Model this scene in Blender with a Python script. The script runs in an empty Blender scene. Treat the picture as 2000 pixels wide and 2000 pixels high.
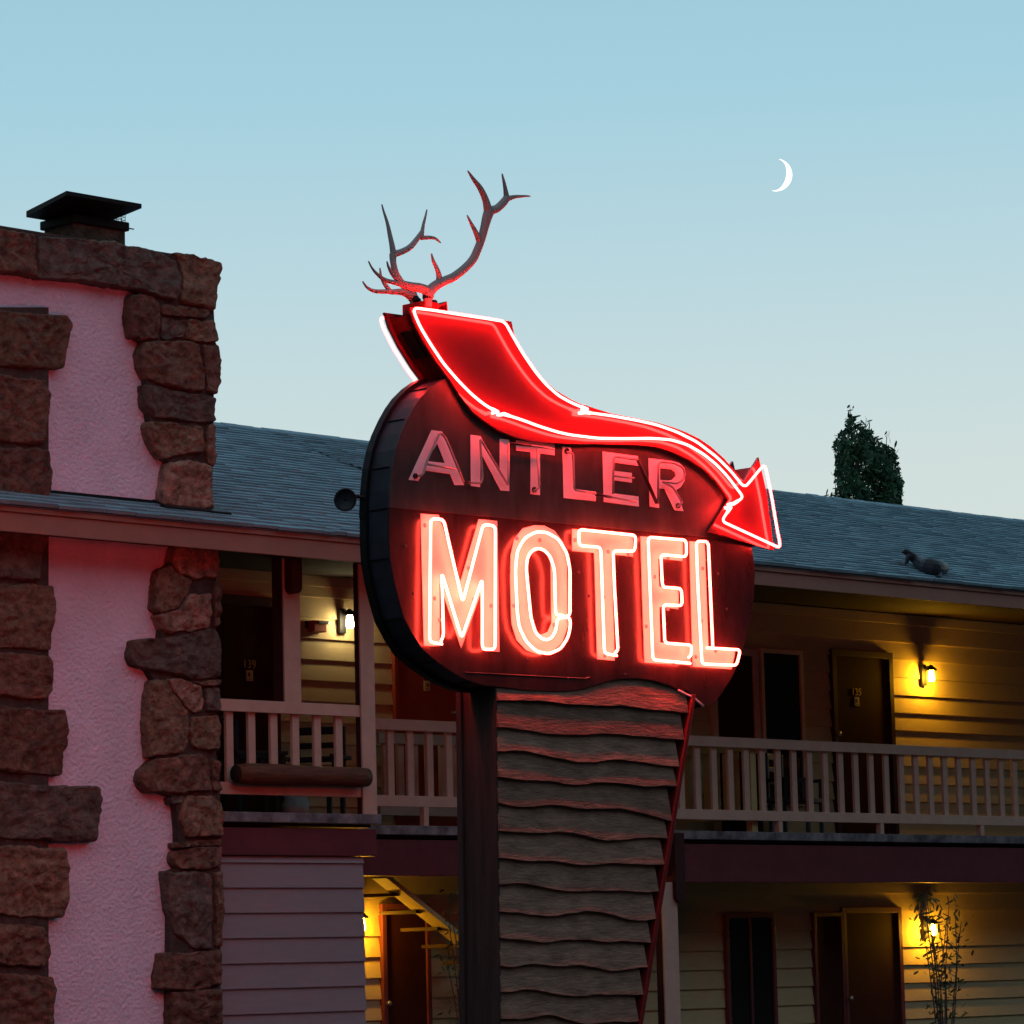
import bpy, bmesh, math, random
from mathutils import Vector, Matrix, noise
from mathutils.geometry import tessellate_polygon
R_ = math.radians
random.seed(7)
SC = bpy.context.scene
COL = SC.collection

# ------------------------------------------------------------------ camera
F = 7000.0                                     # focal length in pixels of a 2000 px wide picture
zc = Vector((-.025, 1, -.1291)).normalized()
xc = Vector((.9857, -.1046, -1)); xc = (xc - zc*xc.dot(zc)).normalized()
yc = zc.cross(xc)
ROT = Matrix((xc, yc, zc))                     # camera -> world
EYE = Vector((0, 0, 1.6))
cam = bpy.data.cameras.new('camera'); co = bpy.data.objects.new('camera', cam); COL.objects.link(co)
co.matrix_world = Matrix.Translation(EYE) @ ROT.to_4x4()
cam.sensor_width = 36; cam.lens = 36*F/2000; cam.clip_end = 9000; cam.clip_start = .1
SC.camera = co

# ------------------------------------------------------------------ sky
W = bpy.data.worlds.new('World'); SC.world = W; W.use_nodes = True
nt = W.node_tree; N = nt.nodes; L = nt.links; N.clear()
wo = N.new('ShaderNodeOutputWorld'); bg = N.new('ShaderNodeBackground'); L.new(bg.outputs[0], wo.inputs[0])
sky = N.new('ShaderNodeTexSky'); sky.sky_type = 'NISHITA'; sky.sun_disc = False
SUN_AZ = R_(62)                                # azimuth from +Y towards +X: behind the motel, to the right
sky.sun_elevation = R_(0.5); sky.sun_rotation = SUN_AZ
tc = N.new('ShaderNodeTexCoord'); sp = N.new('ShaderNodeSeparateXYZ'); L.new(tc.outputs['Generated'], sp.inputs[0])
rp = N.new('ShaderNodeValToRGB'); L.new(sp.outputs['Z'], rp.inputs[0])
st = [(0, (.69, .76, .70)), (.10, (.675, .78, .75)), (.135, (.66, .775, .76)), (.19, (.52, .72, .785)),
      (.245, (.385, .66, .78)), (.45, (.25, .41, .52)), (1, (.17, .25, .34))]
e = rp.color_ramp.elements
e[0].position, e[0].color = st[0][0], (*st[0][1], 1); e[1].position, e[1].color = st[-1][0], (*st[-1][1], 1)
for p, c in st[1:-1]:
    q = e.new(p); q.color = (*c, 1)
# the half of the sky away from the sunset is brightened, as added fill
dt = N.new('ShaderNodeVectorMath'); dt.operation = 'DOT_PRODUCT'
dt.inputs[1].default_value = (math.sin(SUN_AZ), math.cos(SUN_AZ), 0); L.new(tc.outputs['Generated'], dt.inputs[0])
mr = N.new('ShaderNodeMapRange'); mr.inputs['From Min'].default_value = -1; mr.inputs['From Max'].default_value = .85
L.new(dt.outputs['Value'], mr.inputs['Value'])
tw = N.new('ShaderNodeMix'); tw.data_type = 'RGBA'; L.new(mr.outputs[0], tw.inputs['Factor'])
tw.inputs['A'].default_value = (2.15, 1.70, 1.60, 1); tw.inputs['B'].default_value = (1, 1, 1, 1)     # warm boost opposite the sunset, added to light the facade
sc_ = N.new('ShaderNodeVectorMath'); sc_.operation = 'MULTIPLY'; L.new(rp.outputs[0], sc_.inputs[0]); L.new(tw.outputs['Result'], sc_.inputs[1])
ns = N.new('ShaderNodeVectorMath'); ns.operation = 'SCALE'; ns.inputs['Scale'].default_value = .05; L.new(sky.outputs[0], ns.inputs[0])
mx = N.new('ShaderNodeMix'); mx.data_type = 'RGBA'; mx.inputs['Factor'].default_value = .06
L.new(sc_.outputs[0], mx.inputs['A']); L.new(ns.outputs[0], mx.inputs['B'])
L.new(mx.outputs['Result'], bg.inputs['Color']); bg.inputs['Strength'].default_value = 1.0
sun = bpy.data.lights.new('sun', 'SUN'); so = bpy.data.objects.new('sun', sun); COL.objects.link(so)
sun.energy = .05; sun.angle = R_(20); sun.color = (1, .8, .65)       # last glow below the ridge line
so.rotation_euler = (R_(88), 0, math.pi - SUN_AZ)
SC.view_settings.view_transform = 'Standard'; SC.view_settings.look = 'None'
SC.view_settings.exposure = 0; SC.view_settings.gamma = 1
SC.cycles.use_denoising = True; SC.cycles.denoising_prefilter = 'ACCURATE'; SC.cycles.max_bounces = 6; SC.cycles.diffuse_bounces = 3
SC.cycles.sample_clamp_indirect = 6; SC.cycles.use_adaptive_sampling = False

# ------------------------------------------------------------------ helpers
def U(px, py, Y):
    """photo pixel -> point of the vertical plane at that distance from the camera"""
    r = ROT @ Vector(((px-1000)/F, (1000-py)/F, -1))
    return EYE + r*(Y/r.y)
def zm(ox, oy, s, pts): return [(ox+s*x, oy+s*y) for x, y in pts]
zA = lambda p: zm(180, 360, .31056, p)
zB = lambda p: zm(180, 900, .31056, p)
zC = lambda p: zm(180, 1300, .28986, p)
z3 = lambda p: zm(660, 1300, .36232, p)
z4 = lambda p: zm(690, 310, .20704, p)
z5 = lambda p: zm(690, 580, .2588, p)
z6 = lambda p: zm(1090, 680, .2588, p)
z7 = lambda p: zm(690, 950, .23292, p)
z8 = lambda p: zm(1080, 980, .23292, p)

def mat(name, col, rough=.7, var=0, vscale=3, bump=0, bscale=30, metal=0, emit=None, island=0, col2=None, stretch=None, spec=.18, coat=0):
    m = bpy.data.materials.new(name); m.use_nodes = True
    t = m.node_tree; n = t.nodes; l = t.links; b = n['Principled BSDF']
    b.inputs['Base Color'].default_value = (*col, 1); b.inputs['Roughness'].default_value = rough
    b.inputs['Metallic'].default_value = metal; b.inputs['Specular IOR Level'].default_value = spec
    b.inputs['Coat Weight'].default_value = coat; b.inputs['Coat Roughness'].default_value = .06; b.inputs['Coat IOR'].default_value = 1.7
    if emit:
        b.inputs['Emission Color'].default_value = (*emit[0], 1); b.inputs['Emission Strength'].default_value = emit[1]; m.cycles.emission_sampling = 'FRONT'
    g = n.new('ShaderNodeTexCoord'); mp = n.new('ShaderNodeMapping'); l.new(g.outputs['Object'], mp.inputs[0])
    if stretch: mp.inputs['Scale'].default_value = stretch
    src = None
    if var or col2:
        nz = n.new('ShaderNodeTexNoise'); nz.inputs['Scale'].default_value = vscale; nz.inputs['Detail'].default_value = 8
        nz.inputs['Roughness'].default_value = .65
        l.new(mp.outputs[0], nz.inputs['Vector'])
        r = n.new('ShaderNodeValToRGB'); l.new(nz.outputs[0], r.inputs[0])
        c2 = col2 or tuple(c*(1-var) for c in col)
        c1 = col if col2 else tuple(min(1, c*(1+var)) for c in col)
        r.color_ramp.elements[0].position = .32; r.color_ramp.elements[1].position = .68
        r.color_ramp.elements[0].color = (*c2, 1); r.color_ramp.elements[1].color = (*c1, 1)
        src = r.outputs[0]
    if island:
        ge = n.new('ShaderNodeNewGeometry'); mr = n.new('ShaderNodeMapRange'); l.new(ge.outputs['Random Per Island'], mr.inputs['Value'])
        mr.inputs['To Min'].default_value = 1-island; mr.inputs['To Max'].default_value = 1+island
        v = n.new('ShaderNodeVectorMath'); v.operation = 'SCALE'
        if src: l.new(src, v.inputs[0])
        else: v.inputs[0].default_value = col
        l.new(mr.outputs[0], v.inputs['Scale']); src = v.outputs[0]
    if src: l.new(src, b.inputs['Base Color'])
    if bump:
        nb = n.new('ShaderNodeTexNoise'); nb.inputs['Scale'].default_value = bscale; nb.inputs['Detail'].default_value = 6
        l.new(mp.outputs[0], nb.inputs['Vector'])
        bn = n.new('ShaderNodeBump'); bn.inputs['Strength'].default_value = min(1, bump); bn.inputs['Distance'].default_value = .02*max(1, bump)
        l.new(nb.outputs[0], bn.inputs['Height']); l.new(bn.outputs[0], b.inputs['Normal'])
    return m

M = {}
M['stucco'] = mat('stucco', (.80, .64, .76), .9, .10, 1.8, 1.3, 26)
M['stone'] = mat('sandstone', (.24, .130, .092), .9, 0, 9, 1.6, 24, col2=(.07, .038, .028), island=.3)
M['stone_b'] = mat('grey_sandstone', (.20, .145, .12), .9, 0, 7, 1.6, 24, col2=(.06, .042, .035), island=.3)
M['stone_c'] = mat('tan_sandstone', (.30, .185, .125), .9, 0, 12, 1.6, 24, col2=(.10, .058, .04), island=.3)
M['stone_pale'] = mat('pale_sandstone', (.46, .28, .21), .9, 0, 9, 1.6, 24, col2=(.13, .066, .048))
M['mortar'] = mat('mortar', (.075, .055, .048), .95, .3, 9, 1, 40)
M['shingle'] = mat('shingles', (.19, .315, .36), .8, .13, 2.2, .4, 60, island=.13)
M['tan'] = mat('tan_paint', (.54, .37, .29), .6, .09, 5, .12, 90)
M['tan_fascia'] = mat('fascia_paint', (.33, .18, .135), .55, .08, 3, .1, 60)
M['maroon'] = mat('maroon_paint', (.125, .032, .040), .5, .15, 3, .15, 50)
M['dark_maroon'] = mat('dark_maroon_paint', (.05, .018, .018), .6, .12, 4)
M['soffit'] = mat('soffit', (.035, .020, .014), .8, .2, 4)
M['siding'] = mat('cream_siding', (.47, .375, .21), .65, .05, 6, .2, 50, stretch=(1, 1, 6))
M['siding_grey'] = mat('grey_siding', (.27, .235, .25), .75, .06, 4, .2, 60, stretch=(1, 1, 5))
M['door'] = mat('door_paint', (.045, .013, .009), .75, .15, 4, spec=.06)
M['door_red'] = mat('red_door_paint', (.28, .050, .018), .6, .12, 3)
M['deck'] = mat('weathered_deck_edge', (.27, .25, .26), .85, 0, 5, .4, 40, col2=(.055, .055, .06))
M['glass'] = mat('dark_window_glass', (.012, .010, .009), .10, spec=.3)
M['gold'] = mat('brass_number', (.55, .38, .10), .4, metal=.3)
M['card'] = mat('cream_placard', (.60, .50, .25), .6)
M['ink'] = mat('placard_print', (.16, .13, .07), .7)
M['black'] = mat('black_metal', (.012, .012, .013), .45, .2, 5)
M['chrome'] = mat('brushed_metal', (.4, .4, .4), .3, metal=.9)
M['face'] = mat('sign_face_brown', (.036, .038, .036), .5, .38, 4, .25, 2.2, spec=.3, stretch=(2, 2, .6))
M['face_red'] = mat('sign_face_maroon', (.034, .015, .016), .27, .35, 4, .3, 2.2, spec=.4, stretch=(2, 2, .6))
M['skin'] = mat('sign_rim_metal', (.034, .034, .046), .45, .25, 4, .2, 4)
M['flange'] = mat('sign_rim_black', (.008, .008, .010), .5, .2, 5)
M['arrow'] = mat('arrow_red_enamel', (.16, .018, .024), .35, .06, 4, coat=1)
M['channel'] = mat('arrow_channel_red', (.22, .012, .012), .5, .2, 4)
M['letter_lit'] = mat('cream_letter_paint', (.78, .70, .60), .5, .05, 6)
M['letter_dull'] = mat('pinkish_letter_paint', (.85, .70, .76), .6, .08, 6)
M['neon'] = mat('lit_neon', (1, .5, .4), .3, emit=((1, .048, .030), 58))
M['neon_arrow'] = mat('lit_arrow_neon', (1, .5, .4), .3, emit=((1, .021, .0185), 84))
M['tube_off'] = mat('unlit_neon_glass', (.30, .27, .28), .12, spec=.5)
M['tube_paint'] = mat('blocked_out_tube', (.02, .015, .015), .4)
M['antler'] = mat('weathered_antler', (.40, .31, .29), .6, .06, 2, 0, 30)
M['plank'] = mat('weathered_plank', (.32, .185, .13), .85, 0, 3.2, .6, 10, col2=(.14, .078, .056), island=.22, stretch=(1.4, 1, 6))
M['side_board'] = mat('dark_stained_board', (.050, .030, .026), .75, .3, 3, .4, 12, stretch=(6, 6, .7))
M['trim_red'] = mat('red_edge_trim', (.17, .014, .014), .5, .2, 5)
M['log'] = mat('brown_log', (.16, .062, .034), .6, 0, 6, .4, 16, col2=(.06, .024, .015), stretch=(.5, 5, 5))
M['log_end'] = mat('log_end_grain', (.03, .018, .013), .8, .2, 9)
M['bulb_white'] = mat('warm_bulb', (1, .9, .7), .3, emit=((1, .80, .42), 80))
M['bulb_amber'] = mat('amber_bulb', (1, .7, .2), .3, emit=((1, .47, .02), 380))
M['alarm'] = mat('faded_red_alarm', (.42, .10, .06), .5)
M['blue_plastic'] = mat('blue_grey_plastic', (.05, .072, .095), .5)
M['dark_plastic'] = mat('dark_plastic', (.018, .018, .022), .5)
M['pot'] = mat('pale_pot', (.30, .27, .25), .7, .15, 9)
M['bronze'] = mat('dark_bronze', (.028, .034, .042), .45, .3, 8, .4, 30)
M['leaf'] = mat('poplar_leaf', (.028, .085, .04), .5, island=.6)
M['leaf2'] = mat('shrub_leaf', (.05, .075, .025), .55, island=.4)
M['bark'] = mat('bark', (.09, .075, .06), .9, .3, 6, .6, 20)
M['unseen_hill'] = mat('blocker_hillside', (.03, .04, .028), .95, .4, .08, 1, .3)
M['asphalt'] = mat('asphalt', (.05, .05, .05), .9, .25, 2, .4, 80)
M['moon'] = mat('moonlit_crescent', (1, 1, 1), .9, emit=((1, .985, .94), 1.25))
M['yellow_board'] = mat('ochre_board', (.42, .34, .16), .7, .08, 5)
M['lens'] = mat('lamp_lens', (.035, .028, .028), .35)

BASE = {}                                       # world location of each thing (parts are modelled relative to it)
def thing(name, label, cat, loc=(0, 0, 0), group=None):
    o = bpy.data.objects.new(name, None); COL.objects.link(o); o.location = loc; o.empty_display_size = .2
    o['label'] = label; o['category'] = cat
    if group: o['group'] = group
    BASE[o] = Vector(loc); return o
class MB:
    def __init__(s): s.V = []; s.F = []; s.SM = []
    def add(s, V, Fs, smooth=False):
        k = len(s.V); s.V += [Vector(v) for v in V]; s.F += [[k+i for i in f] for f in Fs]; s.SM += [smooth]*len(Fs); return s
    def box(s, x0, x1, y0, y1, z0, z1):
        V = [(x, y, z) for z in (z0, z1) for y in (y0, y1) for x in (x0, x1)]
        return s.add(V, [(0, 2, 3, 1), (4, 5, 7, 6), (0, 1, 5, 4), (2, 6, 7, 3), (0, 4, 6, 2), (1, 3, 7, 5)])
    def hexa(s, P):                              # 8 corners: 4 of one end, 4 of the other
        return s.add(P, [(3, 2, 1, 0), (4, 5, 6, 7), (0, 1, 5, 4), (1, 2, 6, 5), (2, 3, 7, 6), (3, 0, 4, 7)])
    def beam(s, a, b, w, d, up=Vector((0, 1, 0))):
        a, b = Vector(a), Vector(b); t = (b-a).normalized(); n1 = t.cross(up).normalized(); n2 = t.cross(n1)
        P = [p+n1*i*w/2+n2*j*d/2 for p in (a, b) for i, j in ((-1, -1), (1, -1), (1, 1), (-1, 1))]
        return s.hexa(P)
    def prism(s, loops, dy0, dy1):               # loops of world points on a plane Y=const, extruded along Y
        loops = [[Vector(p) for p in lp] for lp in loops]
        flat = [p for lp in loops for p in lp]; n = len(flat)
        tris = tessellate_polygon(loops)
        V = [p+Vector((0, dy0, 0)) for p in flat]+[p+Vector((0, dy1, 0)) for p in flat]
        Fs = [tuple(t) for t in tris]+[tuple(n+i for i in reversed(t)) for t in tris]
        k = 0
        for lp in loops:
            m = len(lp)
            Fs += [(k+i, k+(i+1) % m, n+k+(i+1) % m, n+k+i) for i in range(m)]
            k += m
        return s.add(V, Fs)
    def tube(s, P, r, seg=10, caps=True):
        P = [Vector(p) for p in P]; n = len(P)
        rs = r if isinstance(r, (list, tuple)) else [r]*n
        V = []; up = Vector((0, 1, 0))
        d0 = (P[1]-P[0]).normalized()
        if abs(d0.dot(up)) > .9: up = Vector((1, 0, 0))
        nn = (up-d0*up.dot(d0)).normalized()
        for i, p in enumerate(P):
            d = (P[min(i+1, n-1)]-P[max(i-1, 0)]).normalized()
            nn = (nn-d*nn.dot(d)).normalized(); bb = d.cross(nn)
            V += [p+(nn*math.cos(2*math.pi*k/seg)+bb*math.sin(2*math.pi*k/seg))*rs[i] for k in range(seg)]
        Fs = [(i*seg+k, i*seg+(k+1) % seg, (i+1)*seg+(k+1) % seg, (i+1)*seg+k) for i in range(n-1) for k in range(seg)]
        if caps: Fs += [tuple(reversed(range(seg))), tuple((n-1)*seg+k for k in range(seg))]
        return s.add(V, Fs, True)
    def lathe(s, c, prof, seg=20, axis=Vector((0, 0, 1))):
        axis = Vector(axis).normalized(); c = Vector(c)
        a = axis.orthogonal().normalized(); b = axis.cross(a); V = []
        for r, h in prof: V += [c+axis*h+(a*math.cos(2*math.pi*k/seg)+b*math.sin(2*math.pi*k/seg))*max(r, 1e-4) for k in range(seg)]
        n = len(prof)
        Fs = [(i*seg+k, i*seg+(k+1) % seg, (i+1)*seg+(k+1) % seg, (i+1)*seg+k) for i in range(n-1) for k in range(seg)]
        Fs += [tuple(reversed(range(seg))), tuple((n-1)*seg+k for k in range(seg))]
        return s.add(V, Fs, True)
    def build(s, name, m, parent=None, bevel=0, smooth=False, origin=None, recalc=True):
        root = parent
        while root is not None and root.parent is not None: root = root.parent
        off = BASE[root] if root is not None else Vector((0, 0, 0))
        org = Vector(origin) if origin is not None else off
        me = bpy.data.meshes.new(name); me.from_pydata([tuple(v-org) for v in s.V], [], s.F)
        if recalc:
            bm = bmesh.new(); bm.from_mesh(me); bmesh.ops.recalc_face_normals(bm, faces=bm.faces); bm.to_mesh(me); bm.free()
        for p, sm in zip(me.polygons, s.SM): p.use_smooth = sm or smooth
        me.materials.append(M[m])
        o = bpy.data.objects.new(name, me); COL.objects.link(o); o.parent = parent
        o.location = org-off
        if parent is not None and parent is not root: o.location -= parent.location
        if parent is None: BASE[o] = org
        if bevel:
            b = o.modifiers.new('bevel', 'BEVEL'); b.width = bevel; b.segments = 2; b.limit_method = 'ANGLE'; b.angle_limit = .6
        return o
def tag(o, label=None, cat=None, group=None, kind=None):
    if label: o['label'] = label
    if cat: o['category'] = cat
    if group: o['group'] = group
    if kind: o['kind'] = kind
    return o
def cat_rom(P, sub=4, closed=False):
    P = [Vector(p) for p in P]; n = len(P); out = []
    g = (lambda i: P[i % n]) if closed else (lambda i: P[max(0, min(n-1, i))])
    for i in range(n if closed else n-1):
        a, b, c, d = g(i-1), g(i), g(i+1), g(i+2)
        for k in range(sub):
            t = k/sub
            out.append(.5*((2*b)+(c-a)*t+(2*a-5*b+4*c-d)*t*t+(3*b-a-3*c+d)*t**3))
    if not closed: out.append(P[-1])
    return out
def fillet(P, r, closed=False):
    """rounds every corner of a polyline"""
    P = [Vector(p) for p in P]; n = len(P); out = []
    for i, p in enumerate(P):
        if not closed and i in (0, n-1): out.append(p); continue
        a, b = P[i-1], P[(i+1) % n]
        d = min(r, (a-p).length*.45, (b-p).length*.45)
        p0 = p+(a-p).normalized()*d; p1 = p+(b-p).normalized()*d
        for k in range(6):
            t = k/5; out.append(p0*(1-t)**2+p*2*t*(1-t)+p1*t*t)
    return out
def pl(pts, Y): return [U(x, y, Y) for x, y in pts]
def offset(P, d):
    """moves a closed outline in a Y plane outwards (d>0) or inwards"""
    n = len(P); area = sum(P[i].x*P[(i+1) % n].z-P[(i+1) % n].x*P[i].z for i in range(n)); sg = 1 if area > 0 else -1
    out = []
    for i in range(n):
        a = (P[i]-P[i-1]).normalized(); b = (P[(i+1) % n]-P[i]).normalized()
        na = Vector((a.z, 0, -a.x))*sg; nb = Vector((b.z, 0, -b.x))*sg
        m = (na+nb); m = m.normalized() if m.length > 1e-6 else na
        out.append(P[i]+m*d/max(.5, m.dot(na)))
    return out
def text_mesh(body, size, at, m, parent, name, ext=.003):
    c = bpy.data.curves.new('t', 'FONT'); c.body = body; c.size = size; c.extrude = ext; c.align_x = 'CENTER'; c.align_y = 'CENTER'
    t = bpy.data.objects.new('t', c); COL.objects.link(t)
    me = bpy.data.meshes.new_from_object(t.evaluated_get(bpy.context.evaluated_depsgraph_get()))
    bpy.data.objects.remove(t); me.transform(Matrix.Rotation(math.pi/2, 4, 'X')); me.materials.clear(); me.materials.append(M[m])
    o = bpy.data.objects.new(name, me); COL.objects.link(o); o.parent = parent
    root = parent
    while root.parent: root = root.parent
    o.location = Vector(at)-BASE[root]
    if parent is not root: o.location -= parent.location
    return o

# ------------------------------------------------------------------ planes of the place (metres from the camera across the facade)
YF, YL, YM, YW = 25.0, 25.5, 26.7, 28.0          # fascia, projecting railing, recessed railing, room wall
DZ_L, DZ = 3.178, 3.145                          # deck tops
YC = 25.42                                       # chimney stucco face

g = MB().box(-300, 500, -200, 700, -.5, 0).build('parking_lot', 'asphalt'); tag(g, kind='structure')
# unseen dark ridge added behind the camera to block low sky light
mb = MB(); V = []; nh = 60
for i in range(nh+1):
    a = R_(105)+R_(255)*i/nh; c_, s__ = math.cos(a), math.sin(a)
    for rad, hh in ((95, 0), (120, 22), (150, 44), (175, 58), (230, 30), (260, 0)):
        k = 1.55*hh*(1+.22*noise.noise(Vector((i*.35, rad*.01, 3))))
        V.append((rad*c_+15, rad*s__-15, k))
Fs = [(i*6+j, i*6+j+1, (i+1)*6+j+1, (i+1)*6+j) for i in range(nh) for j in range(5)]
mb.add(V, Fs, True); tag(mb.build('blocker_hills', 'unseen_hill'), kind='structure')

# ------------------------------------------------------------------ motel building
B = thing('motel_building', 'two storey motel with shingled roof, cream siding and tan balcony railings', 'motel', (22, 28, 0))
XL, XR, XB = 8.0, 47.0, 26.3                      # ends and the break between the two wings
zFbL, zFbR = 5.575, 5.713
zFtL = U(448, 1024, YF).z; zFtR = U(1641, 1117, YF).z
RIDGE = (29.5, 7.675)
def roof(x0, x1, zt, name):
    ye, ze = YF-.05, zt
    sl = math.hypot(RIDGE[0]-ye, RIDGE[1]-ze); dy, dz = (RIDGE[0]-ye)/sl, (RIDGE[1]-ze)/sl
    mb = MB()
    pt = lambda s, h, x: Vector((x, ye+dy*s-dz*h, ze+dz*s+dy*h))
    # deck boards under the shingles and the far slope
    mb.hexa([pt(0, -.02, x0), pt(sl, -.02, x0), pt(sl, -.10, x0), pt(.06, -.10, x0), pt(0, -.02, x1), pt(sl, -.02, x1), pt(sl, -.10, x1), pt(.06, -.10, x1)])
    yb = 34.2; zb = RIDGE[1]-(yb-RIDGE[0])*dz/dy
    mb.hexa([(x0, RIDGE[0], RIDGE[1]), (x0, yb, zb), (x0, yb, zb-.1), (x0, RIDGE[0], RIDGE[1]-.1), (x1, RIDGE[0], RIDGE[1]), (x1, yb, zb), (x1, yb, zb-.1), (x1, RIDGE[0], RIDGE[1]-.1)])
    n = int(sl/.135); rnd = random.Random(3)
    for i in range(n+1):
        s0 = i*sl/(n+1); s1 = s0+sl/(n+1)+.05
        x = x0+rnd.uniform(-.3, 0); 
        sag = rnd.uniform(-.006, .006)
        while x < x1:
            w = rnd.uniform(.14, .36); xa, xb = max(x, x0), min(x+w-.004, x1)
            if xb-xa > .02:
                a = s0+rnd.uniform(-.012, .012)-(.02 if i == 0 else 0); h = .020+rnd.uniform(0, .010); k = sag+rnd.uniform(-.004, .004)
                t = min(s1, sl+.01)
                V = [pt(a+k, h, xa), pt(a+k, h, xb), pt(t, .004, xb), pt(t, .004, xa), pt(a+k, -.008, xa), pt(a+k, -.008, xb), pt(t, -.012, xb), pt(t, -.012, xa)]
                mb.hexa(V)
            x += w
    # ridge caps
    x = x0
    while x < x1:
        xe = min(x+.24, x1); h = rnd.uniform(.012, .022)
        mb.hexa([(x, RIDGE[0]-.14, RIDGE[1]-.045+h), (x, RIDGE[0], RIDGE[1]+.015+h), (x, RIDGE[0], RIDGE[1]-.01), (x, RIDGE[0]-.14, RIDGE[1]-.07),
                 (xe, RIDGE[0]-.14, RIDGE[1]-.045+h), (xe, RIDGE[0], RIDGE[1]+.015+h), (xe, RIDGE[0], RIDGE[1]-.01), (xe, RIDGE[0]-.14, RIDGE[1]-.07)])
        x += .236
    return mb.build(name, 'shingle', B)
r1 = roof(XL, XB, zFtL, 'roof'); r2 = roof(XB, XR, zFtR, 'roof')
tag(r1, 'shingled roof of the wing beside the chimney'); tag(r2, 'shingled roof of the far wing')
for x0, x1, zb, zt, lab in ((XL, XB, zFbL, zFtL, 'long fascia board over the near balcony'), (XB+.01, XR, zFbR, zFtR, 'long fascia board over the far balcony')):
    f = MB().box(x0, x1, YF, YF+.04, zb, zt-.075).box(x0, x1, YF-.022, YF+.04, zt-.073, zt-.030).build('fascia', 'tan_fascia', B, .004)
    tag(f, lab)
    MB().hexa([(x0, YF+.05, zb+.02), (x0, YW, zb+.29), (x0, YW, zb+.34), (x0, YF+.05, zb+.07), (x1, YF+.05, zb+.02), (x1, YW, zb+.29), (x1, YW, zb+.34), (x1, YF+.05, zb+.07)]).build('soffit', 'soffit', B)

def siding(mb, x0, x1, y, z0, z1, zph, ex, lap=.018):
    k = math.floor((z0-zph)/ex); z = zph+k*ex
    while z < z1:
        a, b = max(z, z0), min(z+ex+.01, z1)
        if b-a > .015:
            ya = y-lap*(1-(a-z)/ex); 
            mb.hexa([(x0, ya-.006, a), (x1, ya-.006, a), (x1, y+.02, a), (x0, y+.02, a), (x0, y-.004, b), (x1, y-.004, b), (x1, y+.02, b), (x0, y+.02, b)])
        z += ex
    return mb
zph = U(694, 1253, YW).z
mb = MB().box(19.2, XR, YW+.02, 34, DZ-.2, 5.95).box(XL, 19.2, 26.0, 34, 0, 5.7)
mb2 = siding(MB(), 20.0, XR, YW, DZ-.1, 5.86, zph, .2225, .03)
MB.add(mb, mb2.V, mb2.F)
w1 = mb.build('wall', 'siding', B); tag(w1, 'cream lap sided upper storey wall')
mb = MB().box(19.2, XR, YW+.02, 34, -.1, DZ-.22)
mb2 = siding(MB(), 24.0, XR, YW, 0, 2.95, zph-.03, .2225, .03); mb.add(mb2.V, mb2.F)
w2 = mb.build('wall', 'siding', B); tag(w2, 'cream lap sided ground floor wall')
fz = MB().box(19.2, XB, YW-.055, YW-.03, 5.745, 5.86).build('frieze', 'siding', B, .003)
fz = MB().box(XB+.01, XR, YW-.055, YW-.03, 5.86, 5.985).build('frieze', 'siding', B, .003)

# boarded store under the near balcony
xl0, xl1 = U(300, 1700, YL).x, U(712, 1720, YL).x
mb = MB().box(xl0, xl1-.05, YL+.05, YW, 0, 2.775)
mb2 = siding(MB(), xl0, xl1, YL+.03, 0, 2.77, U(570, 1733.5, YL).z, .236, .022); mb.add(mb2.V, mb2.F)
tag(mb.build('wall', 'siding_grey', B), 'grey lap sided wall below the near balcony')

# decks, edge boards and beams
def deck(x0, x1, y, zt, zbeam, nm, lab):
    d = MB().box(x0, x1, y+.06, YW-.03, zt-.12, zt).build('deck', 'dark_maroon', B); tag(d, lab)
    MB().box(x0, x1+.03, y-.07, y+.055, zt-.092, zt+.004).build('deck_edge', 'deck', B, .008)
    tag(MB().box(x0, x1, y-.02, y+.10, zbeam, zt-.14).build('beam', 'maroon', B, .006), nm)
xD = U(735, 1600, YL).x
deck(21.0, xD-.02, YL, DZ_L, 2.778, 'maroon beam under the near balcony', 'near balcony deck')
deck(xD+.02, 29.72, YM, DZ, 2.635, 'maroon beam behind the sign', 'recessed deck behind the sign')
deck(29.78, XR, YM, DZ-.005, 2.572, 'maroon beam under the far balcony', 'far balcony deck')
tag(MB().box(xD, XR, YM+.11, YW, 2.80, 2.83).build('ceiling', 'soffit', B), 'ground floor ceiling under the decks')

# railings: rails are one part each, every baluster a sub-part of its railing
def railing(x0, x1, y, zt, zb, bal, bw, lab, stubs=(), zd=DZ):
    rl = MB().box(x0, x1, y, y+.045, zt-.115, zt).box(x0, x1, y, y+.045, zb-.115, zb)
    for s in stubs: rl.box(s-.035, s+.035, y+.005, y+.075, zd, zb-.115)
    r = rl.build('railing', 'tan', B, .005); tag(r, lab)
    b0 = None
    for x in bal:
        if b0 is None:
            b0 = MB().box(-bw/2, bw/2, .046, .085, zb-.115, zt-.004).build('baluster', 'tan', r, .004, origin=(0, 0, 0))
            b = b0
        else:
            b = b0.copy(); COL.objects.link(b); b.parent = r
        b.location = Vector((x, y, 0))-BASE[B]
    return r
bl = [U(180+.28986*(a+28), 1450, YL).x for a in (923, 1072, 1222, 1368, 1515, 1660)]
zt = U(570, 1371, YL).z; zb = U(440, 1527, YL).z
st_ = (bl[-1]-bl[0])/5
railing(21.4, U(708, 1400, YL).x, YL, zt, zb, [bl[0]-st_*k for k in (2, 1)]+bl, .088, 'railing of the near balcony', zd=DZ_L)
bm_ = [U(660+.36232*(a+21), 1480, YM).x for a in (283, 390, 495, 598)]
st_ = (bm_[-1]-bm_[0])/3
zbM = U(820, 1554.5, YM).z
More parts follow.
